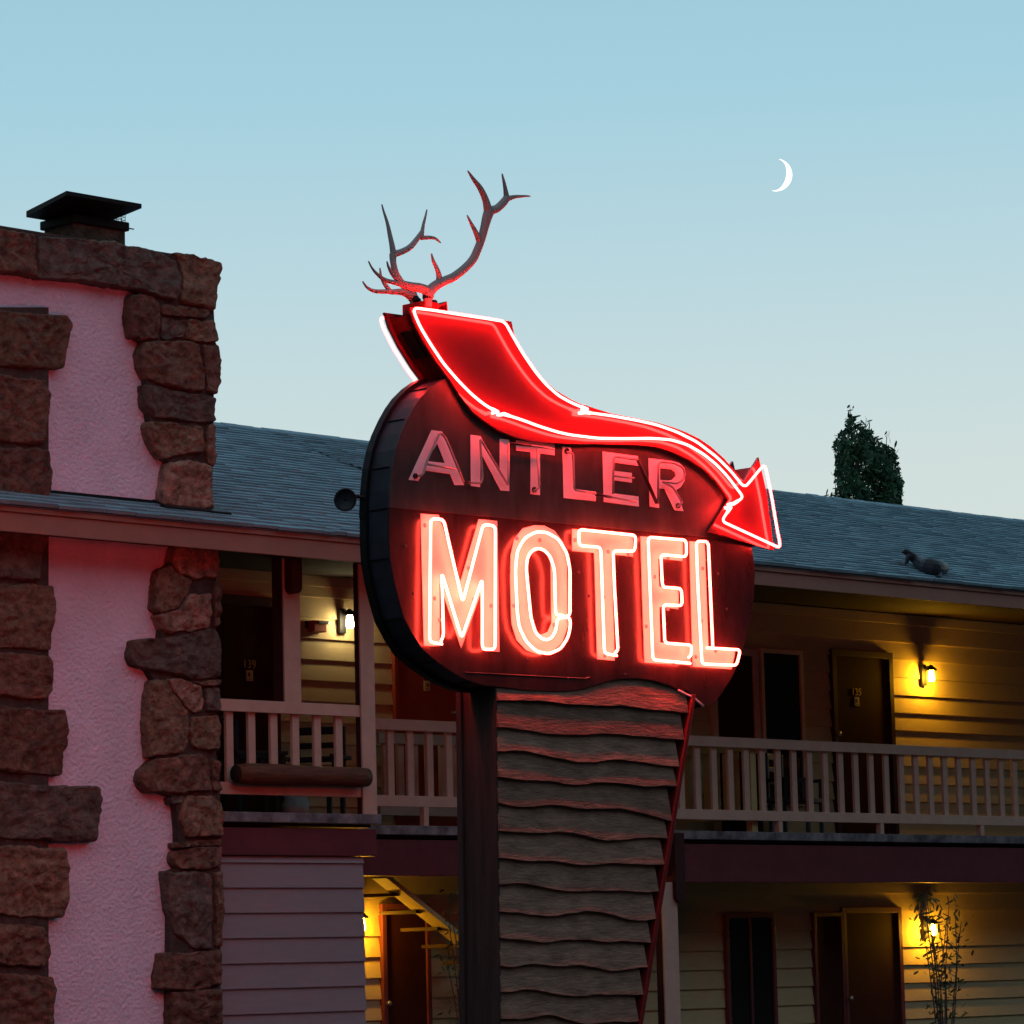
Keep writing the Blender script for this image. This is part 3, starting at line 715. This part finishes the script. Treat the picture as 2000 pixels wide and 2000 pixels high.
MB().tube(fillet(bkt[:nL]+bkt[nL:], .04, True), NR, 8).build('back_neon_tube', 'neon_arrow', AR)

# ANTLER: painted letters with unlit tubes
YP = YS-.013
def letter(name, loops, m, lab, depth=.003, Y=YP):
    o = MB().prism([pl(lp, Y) for lp in loops], -depth, .004).build('letter', m, SG); tag(o, lab); return o
A_ = letter('a', [z5([(590, 1005), (668, 1016), (835, 1420), (765, 1420), (730, 1337), (528, 1308), (490, 1388), (417, 1380)]), z5([(632, 1105), (552, 1238), (690, 1254)])], 'letter_dull', 'unlit letter A of the upper row')
N_ = letter('n', [z5([(883, 1040), (958, 1050), (1105, 1330), (1105, 1070), (1175, 1078), (1175, 1465), (1112, 1460), (958, 1170), (955, 1435), (888, 1425)])], 'letter_dull', 'unlit letter N')
T_ = letter('t', [z5([(1228, 1080), (1518, 1115), (1518, 1195), (1408, 1181), (1407, 1495), (1338, 1487), (1337, 1172), (1228, 1160)])], 'letter_dull', 'unlit letter T of the upper row')
L_ = letter('l', [z6([(32, 742), (95, 750), (118, 1062), (283, 1083), (283, 1155), (42, 1130)])], 'letter_dull', 'unlit letter L of the upper row')
E_ = letter('e', [z6([(335, 780), (600, 815), (603, 888), (415, 862), (413, 925), (555, 942), (555, 1015), (410, 995), (413, 1095), (605, 1120), (608, 1195), (345, 1160)])], 'letter_dull', 'unlit letter E of the upper row')
Rl = letter('r', [z6([(682, 830), (860, 852), (915, 868), (950, 905), (960, 950), (950, 1005), (925, 1048), (890, 1070), (945, 1230), (880, 1223), (802, 1062), (762, 1057), (760, 1205), (692, 1195)]), z6([(768, 905), (850, 915), (880, 935), (886, 965), (860, 993), (830, 999), (768, 995)])], 'letter_dull', 'unlit letter R')
YU = YS-.055
neon([z5([(497, 1352), (530, 1335), (552, 1250), (655, 1018), (700, 1070), (765, 1230), (835, 1400)]), z5([(552, 1262), (770, 1300)])], YU, A_, 'tube_off', .008, .03, 'unlit_tube')
neon([z5([(880, 1402), (965, 1405), (975, 1370), (958, 1068), (1170, 1425), (1172, 1105)])], YU, N_, 'tube_off', .008, .02, 'unlit_tube')
neon([z5([(840, 1400), (880, 1400)])], YU, N_, 'tube_paint', .010, .02, 'blocked_tube')
neon([z5([(1185, 1106), (1340, 1122)])], YU, T_, 'tube_paint', .010, .02, 'blocked_tube')
neon([z5([(1340, 1122), (1512, 1146)]), z5([(1388, 1150), (1405, 1440), (1362, 1462)])], YU, T_, 'tube_off', .008, .03, 'unlit_tube')
neon([z6([(68, 785), (112, 790), (122, 1072), (285, 1098)])], YU, L_, 'tube_off', .008, .03, 'unlit_tube')
neon([z6([(285, 1105), (400, 1125)])], YU, E_, 'tube_paint', .010, .02, 'blocked_tube')
neon([z6([(602, 845), (745, 1170)])], YU, E_, 'tube_paint', .013, .02, 'blocked_tube')
neon([z6([(400, 1125), (590, 1160)]), z6([(415, 1100), (420, 818), (600, 842)]), z6([(430, 965), (572, 980)])], YU, E_, 'tube_off', .008, .03, 'unlit_tube')
neon([z6([(755, 1175), (757, 860), (870, 865), (950, 905), (955, 985), (900, 1022), (775, 1005), (865, 1045), (940, 1170), (900, 1195)])], YU, Rl, 'tube_off', .008, .035, 'unlit_tube')
for o, pts in ((A_, z5([(465, 1352)])), (L_, z6([(62, 775)])), (Rl, z6([(902, 1190)])), (T_, z5([(1362, 1455)]))):
    mb = MB()
    for p in pts: q = U(*p, YP-.004); mb.lathe(q, [(.019, 0), (.019, .012), (.011, .012), (.011, .004)], 14, (0, -1, 0))
    mb.build('tube_socket', 'tube_paint', o)

# MOTEL: lit letters
YQ = YS-.006
Ml = letter('m', [z7([(562, 228), (715, 240), (897, 800), (1050, 275), (1205, 290), (1223, 1388), (1078, 1375), (1068, 890), (903, 1358), (720, 800), (722, 1340), (590, 1335)])], 'letter_lit', 'lit letter M', Y=YQ)
Ol = letter('o', [z7([(1520, 325), (1420, 352), (1348, 440), (1318, 580), (1315, 800), (1325, 1150), (1368, 1290), (1450, 1375), (1560, 1415), (1660, 1395), (1750, 1310), (1795, 1180), (1790, 600), (1760, 470), (1685, 372), (1600, 330)]), z7([(1555, 532), (1492, 560), (1460, 640), (1468, 850), (1485, 1100), (1512, 1200), (1570, 1245), (1628, 1220), (1660, 1150), (1655, 640), (1620, 560)])], 'letter_lit', 'lit letter O', Y=YQ)
Tl = letter('t', [z8([(158, 228), (670, 275), (670, 460), (490, 440), (515, 1332), (368, 1320), (345, 430), (160, 412)])], 'letter_lit', 'lit letter T of the lower row', Y=YQ)
El = letter('e', [z8([(732, 290), (1085, 320), (1085, 497), (880, 475), (888, 712), (1050, 730), (1050, 900), (890, 880), (896, 1180), (1158, 1200), (1150, 1370), (765, 1350)])], 'letter_lit', 'lit letter E of the lower row', Y=YQ)
Ll = letter('l', [z8([(1143, 332), (1270, 340), (1300, 1215), (1530, 1240), (1495, 1405), (1170, 1382)])], 'letter_lit', 'lit letter L of the lower row', Y=YQ)
YN = YS-.065
neon([z7([(745, 1322), (640, 1305), (650, 270), (758, 278), (918, 972), (1090, 318), (1192, 332), (1190, 1366), (1082, 1366), (1082, 775), (910, 1275), (742, 722), (757, 1250), (735, 1300)])], YN, Ml)
neon([z7([(1740, 1092), (1817, 1088), (1818, 700), (1792, 560), (1722, 442), (1622, 385), (1530, 381), (1440, 430), (1376, 540), (1360, 700), (1375, 1050), (1392, 1180), (1450, 1300), (1540, 1385), (1640, 1405), (1740, 1360), (1800, 1270), (1820, 1180), (1818, 1098), (1760, 1100)]),
      z7([(1760, 1082), (1697, 1078), (1688, 700), (1650, 580), (1590, 525), (1520, 520), (1465, 580), (1450, 680), (1466, 850), (1490, 1100), (1530, 1230), (1600, 1290), (1660, 1275), (1700, 1210), (1710, 1108), (1770, 1096)])], YN, Ol)
neon([z8([(535, 1290), (432, 1272), (402, 382), (220, 368), (216, 232), (695, 282), (688, 416), (505, 410), (515, 700), (545, 1240), (520, 1270)])], YN, Tl)
neon([z8([(1152, 1355), (838, 1325), (798, 296), (1118, 322), (1120, 462), (905, 443), (918, 715), (1078, 728), (1085, 872), (925, 862), (938, 1185), (1165, 1202), (1158, 1290), (1135, 1305)])], YN, El)
neon([z8([(1340, 1212), (1302, 335), (1202, 330), (1215, 700), (1250, 1360), (1540, 1372), (1572, 1242), (1290, 1225)])], YN, Ll)
posts_(z7([(598, 326), (680, 940), (960, 685), (1008, 950), (1150, 1000), (720, 1120)]), YQ, Ml)
posts_(z7([(1370, 440), (1560, 450), (1680, 1160), (1340, 1000)]), YQ, Ol)
posts_(z8([(180, 322), (460, 420), (625, 435), (430, 1290), (420, 800)]), YQ, Tl)
posts_(z8([(960, 465), (960, 900), (780, 1045), (1010, 1350), (850, 630)]), YQ, El)
posts_(z8([(1250, 560), (1195, 1300), (1360, 1250), (1240, 1000)]), YQ, Ll)
# the sign is two sided: the same letters stand on its far face, turned half round
xs = [p.x for p in whole]
cm = Vector(((min(xs)+max(xs))/2, YS+DP/2, 0))-BASE[SG]; half = Matrix.Rotation(math.pi, 3, 'Z')
for o in (A_, N_, T_, L_, E_, Rl, Ml, Ol, Tl, El, Ll):
    c = o.copy(); COL.objects.link(c); c.parent = SG; c.rotation_euler = (0, 0, math.pi); c.location = cm-half@cm
    c['label'] = o['label']+' on the far face'
    for ch in list(o.children):
        d = ch.copy(); COL.objects.link(d); d.parent = c

# antlers
def antler(branches, lab, sway):
    mb = MB()
    for br in branches:
        P = []; rr = []
        for x, y, r, *dp in br:
            P.append(U(*z4([(x, y)])[0], YS+sway(x, y)+(dp[0] if dp else 0))); rr.append(max(.0045, r*.207*24/7000*1.14))
        Q = cat_rom(P, 8); n = len(Q)
        rs = []
        for i in range(n):
            t = i/8; k = min(int(t), len(rr)-2); rs.append(rr[k]+(rr[k+1]-rr[k])*(t-k))
        Q = [q+Vector((noise.noise(q*9), noise.noise(q*9+Vector((7, 0, 0))), noise.noise(q*9+Vector((0, 5, 0)))))*.004 for q in Q]
        mb.tube(Q, rs, 20)
    o = mb.build('antler', 'antler', SG); tag(o, lab)
    return o
antler([[(702, 1400, 34), (702, 1340, 36), (705, 1300, 48), (718, 1255, 46), (770, 1205, 42), (850, 1160, 38), (950, 1108, 36), (1050, 1036, 35), (1128, 950, 35), (1178, 850, 34), (1210, 760, 34), (1238, 650, 36), (1262, 555, 42), (1283, 495, 46)],
        [(1275, 505, 40), (1250, 400, 30), (1200, 290, 25), (1140, 200, 17), (1078, 112, 3)],
        [(1285, 490, 40), (1350, 470, 34), (1420, 410, 34), (1450, 360, 30)], [(1448, 375, 28), (1433, 290, 18), (1420, 215, 13), (1404, 140, 3)], [(1440, 380, 28), (1520, 358, 16), (1600, 355, 11), (1668, 355, 3)],
        [(1200, 800, 30), (1172, 730, 24), (1130, 640, 17), (1075, 532, 3)],
        [(808, 1190, 30), (810, 1110, 24), (785, 1035, 18), (752, 962, 14), (736, 896, 3)],
        [(735, 1250, 42), (640, 1212, 30), (540, 1190, 26), (450, 1165, 23), (375, 1100, 18), (335, 1030, 12), (317, 968, 3)],
        [(660, 1240, 30), (520, 1212, 22), (420, 1178, 20), (300, 1145, 18), (225, 1085, 13), (180, 1030, 9), (147, 968, 3)]], 'tall antler curving out to the right', lambda x, y: .0-.10*max(0, (1300-y)/1200))
antler([[(575, 1420, 30), (568, 1370, 30), (566, 1320, 34), (560, 1285, 40), (530, 1240, 36), (460, 1175, 30), (400, 1080, 27), (376, 980, 26), (375, 905, 32)],
        [(378, 900, 28), (362, 800, 22), (340, 690, 18), (308, 560, 12), (272, 430, 3)],
        [(380, 905, 30), (450, 880, 26), (540, 830, 25), (608, 752, 22), (650, 690, 20)], [(645, 715, 20), (662, 620, 13), (680, 550, 10), (692, 482, 3)], [(640, 745, 20), (720, 742, 16), (780, 755, 11), (826, 790, 3)],
        [(545, 1300, 34), (460, 1258, 28), (330, 1256, 20), (200, 1246, 16), (130, 1212, 11), (88, 1155, 3)],
        [(350, 1255, 20), (300, 1190, 17), (265, 1120, 12), (250, 1028, 3)]], 'shorter antler with tines pointing left', lambda x, y: .15+.12*max(0, (1300-y)/1200))
ma = U(*z4([(560, 1375)])[0], YS+.12); mbb = U(*z4([(745, 1400)])[0], YS)
mt = MB().box(ma.x-.02, mbb.x+.05, YS-.01, YS+.20, mbb.z-.04, mbb.z+.035)
q0, q1, q2 = [U(*p, YS+.02) for p in z4([(740, 1412), (878, 1345), (886, 1440)])]
mt.prism([[q0, q1, q1+Vector((.008, 0, 0)), q2+Vector((.008, 0, 0)), q2, q1+Vector((0, 0, -.02)), q0+Vector((.03, 0, -.004))]], 0, .16)
mt.build('antler_mount', 'channel', SG, .006)
for x, y, dy in ((570, 1322, .15), (702, 1305, 0), (590, 1345, .14), (745, 1365, .03)):
    q = U(*z4([(x, y)])[0], YS+dy); MB().lathe(q, [(.028, -.02), (.036, -.008), (.036, .01), (.03, .02)], 12).build('mount_clamp', 'black', SG)

# pylon
YP_ = YS+.03
tl, tr, blq, brq = U(967, 1345, YP_), U(1344, 1365, YP_), U(977, 2100, YP_), U(1225, 2100, YP_)
def edge(a, b, z): t = (z-a.z)/(b.z-a.z); return a.x+(b.x-a.x)*t
lft = lambda z: edge(tl, blq, z); rgt = lambda z: edge(tr, brq, z)
ztop = U(1180, 1310, YP_).z
mb = MB(); mb.hexa([(lft(0)+.02, YP_+.02, 0), (rgt(0)-.03, YP_+.02, 0), (rgt(0)-.03, YP_+.30, 0), (lft(0)+.02, YP_+.30, 0),
                   (lft(ztop)+.02, YP_+.02, ztop), (rgt(ztop)-.03, YP_+.02, ztop), (rgt(ztop)-.03, YP_+.30, ztop), (lft(ztop)+.02, YP_+.30, ztop)])
mb.build('pylon_core', 'side_board', SG)
zl_ = [190, 335, 465, 595, 735, 890, 1040, 1185, 1325, 1470, 1615, 1760, 1905, 2050]; zr_ = [240, 405, 545, 670, 815, 945, 1080, 1225, 1355, 1495, 1630, 1765, 1905, 2050]
zs = [(U(660+.36232*855, 1300+.36232*a, YP_).z, U(660+.36232*1780, 1300+.36232*b, YP_).z) for a, b in zip(zl_, zr_)]
while zs[-1][0] > .1: zs.append((zs[-1][0]-.185, zs[-1][1]-.185))
mb = MB(); nx = 40
prev = (ztop+.0, ztop)
for i, (za, zb) in enumerate(zs):
    zb = max(zb, .01); za = max(za, .01)
    V = []; ph = i*2.39+(i*i % 5)*.7; f1 = 4.5+(i*37 % 11)*.45; f2 = 11+(i*23 % 7)*.9; am = .7+(i*29 % 9)*.11
    zm_ = (za+zb)/2; x0, x1 = lft(zm_)-.01, rgt(zm_)-.015-random.uniform(0, .02)
    for k in range(nx+1):
        t = k/nx; x = x0+(x1-x0)*t
        wv = am*(.013*math.sin(t*f1+ph)+.008*math.sin(t*f2+ph*2.3))+.010*noise.noise(Vector((t*7, i*1.3, 5)))+.004*noise.noise(Vector((t*18, i*3.7, 0)))
        wp = .012
        zb_ = za+(zb-za)*t+wv*min(1, 6*t+.3)
        zt_ = prev[0]+(prev[1]-prev[0])*t+wp+.05
        if i == 0: zt_ = U(967+380*t, 1330-14*t, YP_).z+.05
        bow = .006*noise.noise(Vector((t*3, i*5.1, 2)))
        V += [(x, YP_+.006, zt_), (x, YP_-.040-bow, zb_), (x, YP_-.012-bow, zb_-.002), (x, YP_+.02, zt_)]
    Fs = []
    for k in range(nx):
        a = 4*k; Fs += [(a, a+1, a+5, a+4), (a+1, a+2, a+6, a+5), (a+2, a+3, a+7, a+6), (a+3, a, a+4, a+7)]
    Fs += [(3, 2, 1, 0), (4*nx, 4*nx+1, 4*nx+2, 4*nx+3)]
    mb.add(V, Fs); prev = (za, zb)
mb.build('plank_cladding', 'plank', SG)
mb = MB()
for xa, xb, y0, y1 in ((-.022, -.002, YP_-.02, YP_+.30),):
    mb.hexa([(lft(0)+xa, y0, 0), (lft(0)+xb, y0, 0), (lft(0)+xb, y1, 0), (lft(0)+xa, y1, 0), (lft(ztop)+xa, y0, ztop), (lft(ztop)+xb, y0, ztop), (lft(ztop)+xb, y1, ztop), (lft(ztop)+xa, y1, ztop)])
mb.build('side_board', 'side_board', SG)
def slant(x_at, w, y0, y1, z1): return MB().hexa([(x_at(0), y0, 0), (x_at(0)+w, y0, 0), (x_at(0)+w, y1, 0), (x_at(0), y1, 0), (x_at(z1), y0, z1), (x_at(z1)+w, y0, z1), (x_at(z1)+w, y1, z1), (x_at(z1), y1, z1)])
z1 = U(1345, 1357, YP_).z
slant(lambda z: rgt(z)-.012, .036, YP_-.05, YP_+.30, z1).build('edge_trim', 'trim_red', SG, .003)
slant(lambda z: lft(z)-.045, .022, YP_+.28, YP_+.33, ztop).build('corner_trim', 'side_board', SG, .003)

# floodlight at the sign's back edge
p = U(672, 976, YS+.33)
t = thing('floodlight', 'small round floodlight on an arm left of the sign', 'floodlight', tuple(p))
ax = Vector((-.45, -.85, -.15)).normalized(); 
MB().lathe(p, [(.028, -.10), (.045, -.085), (.05, -.03), (.068, -.005), (.072, .03), (.066, .034), (.062, .028), (.05, -.005), (.02, -.012)], 22, ax).build('lamp_head', 'black', t)
MB().lathe(p, [(.0725, .022), (.077, .026), (.077, .034), (.068, .036), (.066, .030)], 24, ax).build('rim', 'bronze', t)
MB().lathe(p, [(.060, -.012), (.060, .018), (.04, .026), (.01, .03)], 20, ax).build('lens', 'lens', t)
tgt = U(712, 972, YS+.2)
MB().tube([p-ax*.09, p-ax*.10+Vector((.05, .0, .035)), tgt, tgt+Vector((.08, 0, 0))], .014, 8).build('arm', 'black', t)

# ------------------------------------------------------------------ animal statue on the far roof
ye, ze = YF-.05, zFtR
slope = (RIDGE[1]-ze)/(RIDGE[0]-ye)
def on_roof(px, py):
    r = ROT @ Vector(((px-1000)/F, (1000-py)/F, -1)); k = (ze-EYE.z-slope*ye)/(r.z-slope*r.y); return EYE+r*k
foot = on_roof(1766, 1106); rear = on_roof(1812, 1122)
Yq = foot.y
ST = thing('animal_statue', 'dark bronze animal statue braced on its foreleg on the roof edge', 'statue', tuple(foot))
zs_ = lambda x, y: U(1740+.04141*x, 1050+.04141*y, Yq)
def sk(P, rr):
    Q = cat_rom(P, 5); n = len(Q); out = []
    for i in range(n):
        t_ = i/5; k = min(int(t_), len(rr)-2); out.append(rr[k]+(rr[k+1]-rr[k])*(t_-k))
    return Q, out
s1 = .04141*39/7000
mb = MB()
for pts, off in (([(840, 790, 170), (960, 860, 190), (1200, 1040, 250), (1480, 1240, 330), (1800, 1380, 400), (2150, 1420, 390), (2450, 1420, 300)], 0),
                 ([(880, 820, 160), (800, 720, 150), (690, 680, 130), (590, 690, 75), (550, 700, 40)], 0),
                 ([(850, 850, 140), (760, 1000, 90), (700, 1180, 60), (640, 1290, 55), (520, 1330, 40)], -.06),
                 ([(880, 850, 140), (800, 1010, 90), (760, 1190, 60), (720, 1330, 55), (630, 1380, 40)], .10),
                 ([(1500, 1250, 200), (1480, 1480, 120), (1520, 1640, 80), (1450, 1680, 55)], .12), ([(2300, 1450, 260), (2250, 1650, 150), (2300, 1800, 90), (2180, 1840, 60)], -.05),
                 ([(700, 600, 40), (690, 545, 45)], -.03), ([(760, 600, 40), (760, 550, 40)], .05)):
    P = [U(1740+.04141*x, 1050+.04141*y, max(24.99, min(Yq, on_roof(1740+.04141*x, 1050+.04141*(y+r*1.05)).y if x > 1000 else Yq))+off) for x, y, r in pts]; Q, rs = sk(P, [r*s1*1.12 for x, y, r in pts]); mb.tube(Q, rs, 12)
o = mb.build('body', 'bronze', ST); rm = o.modifiers.new('remesh', 'REMESH'); rm.mode = 'VOXEL'; rm.voxel_size = .006; rm.use_smooth_shade = True
pd = on_roof(1764, 1106.5)
MB().lathe(pd+Vector((0, 0, .005)), [(.07, -.03), (.085, 0), (.06, .02), (.02, .03)], 14, (0, -slope, 1)).build('paw', 'bronze', ST)

# ------------------------------------------------------------------ poplar behind the roof
def inside(p, poly):
    x, y = p; c = False; n = len(poly)
    for i in range(n):
        (x0, y0), (x1, y1) = poly[i], poly[i-1]
        if (y0 > y) != (y1 > y) and x < (x1-x0)*(y-y0)/(y1-y0)+x0: c = not c
    return c
YT_ = 36.5
zt_ = lambda x, y: (1590+.18639*x, 780+.18639*y)
crown = [(370, 150), (430, 190), (395, 270), (480, 250), (520, 290), (560, 330), (600, 330), (640, 430), (720, 465), (790, 500), (845, 570), (880, 620), (880, 720), (905, 850), (925, 1000), (930, 1300), (960, 3300), (140, 3300), (180, 1300), (200, 1010), (245, 900), (200, 800), (225, 700), (205, 600), (205, 500), (228, 410), (290, 335), (352, 290), (350, 200)]
c0 = U(*zt_(560, 1000), YT_)
TR = thing('poplar_tree', 'dark poplar crown rising behind the roof ridge at the right', 'tree', (c0.x, YT_, 0))
mb = MB(); rl = random.Random(11)
ms = .18639*57/7000
def leaf(c, r, rnd):
    n = Vector((rnd.uniform(-1, 1), rnd.uniform(-1, 1), rnd.uniform(-.5, .8))).normalized(); a = n.orthogonal().normalized(); b = n.cross(a)
    a, b = a*math.cos(1)+b*math.sin(1), b
    pts = [c+a*r*1.1, c+a*r*.5+b*r*.75, c-a*r*.4+b*r*.8, c-a*r*.95+b*r*.1, c-a*r*.4-b*r*.75, c+a*r*.5-b*r*.75]
    return pts
cnt = 0
def put(x, y, dep, r):
    c = U(*zt_(x, y), YT_+dep); mb.add(leaf(c, r, rl), [tuple(range(6))])
twigs = MB()
while cnt < 620:                                  # shoots carrying leaves, denser to the middle
    x, y = rl.uniform(120, 960), rl.uniform(120, 3200)
    if not inside((x, y), crown): continue
    if y > 1500 and rl.random() < .5: continue
    cnt += 1
    dep = rl.uniform(-.55, .55); ln = rl.uniform(90, 190); lean = rl.uniform(-.25, .25)
    k = 0
    base = U(*zt_(x, y), YT_+dep); tp = U(*zt_(x+lean*ln, y-ln), YT_+dep)
    if inside((x+lean*ln, y-ln), crown): twigs.tube([base, tp], [.008, .003], 5)
    for k in range(rl.randint(16, 26)):
        s = rl.random(); lx, ly = x+lean*ln*s+rl.gauss(0, 34), y-ln*s+rl.gauss(0, 16)
        if inside((lx, ly), crown): put(lx, ly, dep+rl.gauss(0, .12), rl.uniform(.036, .062))
for x, y in ((360, 75), (410, 82), (375, 115), (360, 150), (380, 180), (445, 180), (360, 240), (365, 270), (415, 205), (545, 193), (580, 225), (512, 242), (580, 275), (470, 240), (300, 350), (243, 380), (650, 400), (752, 352), (785, 362), (750, 388), (795, 435), (855, 470), (872, 545), (820, 520), (845, 590), (900, 725), (897, 763), (930, 855), (905, 875), (920, 880), (895, 950), (135, 972), (120, 1010), (180, 1010), (200, 940), (185, 780), (600, 350), (690, 415), (720, 470), (765, 520)):
    put(x, y, rl.uniform(-.2, .2), rl.uniform(.042, .062))
for (xa, ya), (xb, yb) in (((395, 260), (375, 80)), ((540, 320), (545, 200)), ((650, 450), (655, 400)), ((755, 480), (765, 360)), ((820, 600), (855, 470)), ((540, 300), (580, 230))):
    twigs.tube([U(*zt_(xa, ya), YT_), U(*zt_(xb, yb), YT_)], [.008, .004], 5)
mb.add(twigs.V, twigs.F)
mb.build('crown', 'leaf', TR, recalc=False)
tp = U(*zt_(420, 330), YT_)
MB().tube([(c0.x+.05, YT_, 0), (c0.x, YT_+.05, 3), (c0.x-.05, YT_, 6), tuple(tp)], [.16, .12, .07, .015], 12).build('trunk', 'bark', TR)

# ------------------------------------------------------------------ shrubs at ground level
def shrub(nm, label, base, pts, Y, n, r, spread, seed):
    t = thing(nm, label, 'shrub', base); rnd = random.Random(seed); lv = MB(); tw = MB()
    for px, py in pts:
        tip = U(px, py, Y)+Vector((0, rnd.uniform(-.15, .15), 0)); b = Vector(base)
        mid = b.lerp(tip, .55)+Vector((rnd.uniform(-.1, .1), 0, .1))
        Q = cat_rom([b, mid, tip], 6); tw.tube(Q, [.012-.009*i/len(Q) for i in range(len(Q))], 5)
        for k in range(n):
            q = Q[rnd.randint(int(len(Q)*.25), len(Q)-1)]+Vector((rnd.gauss(0, spread), rnd.gauss(0, spread), rnd.gauss(0, spread)))
            lv.add(leaf(q, rnd.uniform(.6, 1.1)*r, rnd), [tuple(range(6))])
    lv.build('leaves', 'leaf2', t, recalc=False); tw.build('stem', 'bark', t)
q = U(905, 1900, 26.3)
shrub('leafy_shrub', 'leafy shrub between the dark pylon side and the stair', (q.x, 26.3, 0), [(893, 1745), (900, 1760), (908, 1735), (912, 1770), (896, 1800), (905, 1790), (915, 1800), (890, 1830), (885, 1870), (925, 1760)], 26.3, 34, .03, .06, 2)
q = U(1840, 1990, 24.5)
shrub('leafy_shrub', 'sparse leafy shrub silhouetted on amber siding at the right', (q.x, 24.5, 0), [(1786, 1768), (1795, 1757), (1803, 1764), (1800, 1788), (1812, 1750), (1820, 1770), (1840, 1760), (1850, 1790), (1865, 1775), (1880, 1800), (1830, 1800)], 24.5, 42, .036, .07, 3)

# ------------------------------------------------------------------ crescent moon, far behind everything
YMN = 4200
tip1, tip2 = U(1521.9, 312.8, YMN), U(1509, 370.7, YMN)
Cc = (tip1+tip2)/2; Rm = (tip1-tip2).length/2*.95; up = (tip1-tip2).normalized(); tow = (EYE-Cc).normalized(); up = (up-tow*up.dot(tow)).normalized(); rt = up.cross(tow)
V = []; nu, nv = 24, 12
for sh, k in ((1, 0), (.97, 1)):
    for i in range(nu+1):
        la = -math.pi/2+math.pi*i/nu
        for j in range(nv+1):
            lo = R_(41)+R_(53)*j/nv
            V.append(Cc+(tow*math.cos(la)*math.cos(lo)+rt*math.cos(la)*math.sin(lo)+up*math.sin(la))*Rm*sh)
n0 = (nu+1)*(nv+1); Fs = []
for b in (0, n0):
    for i in range(nu):
        for j in range(nv):
            a = b+i*(nv+1)+j; Fs.append((a, a+1, a+nv+2, a+nv+1))
for i in range(nu):
    for j in (0, nv): a = i*(nv+1)+j; Fs.append((a, a+nv+1, n0+a+nv+1, n0+a))
mo_ = MB().add(V, Fs, True).build('moon', 'moon', origin=Cc); tag(mo_, 'thin bright crescent moon high in the twilight sky', 'moon')
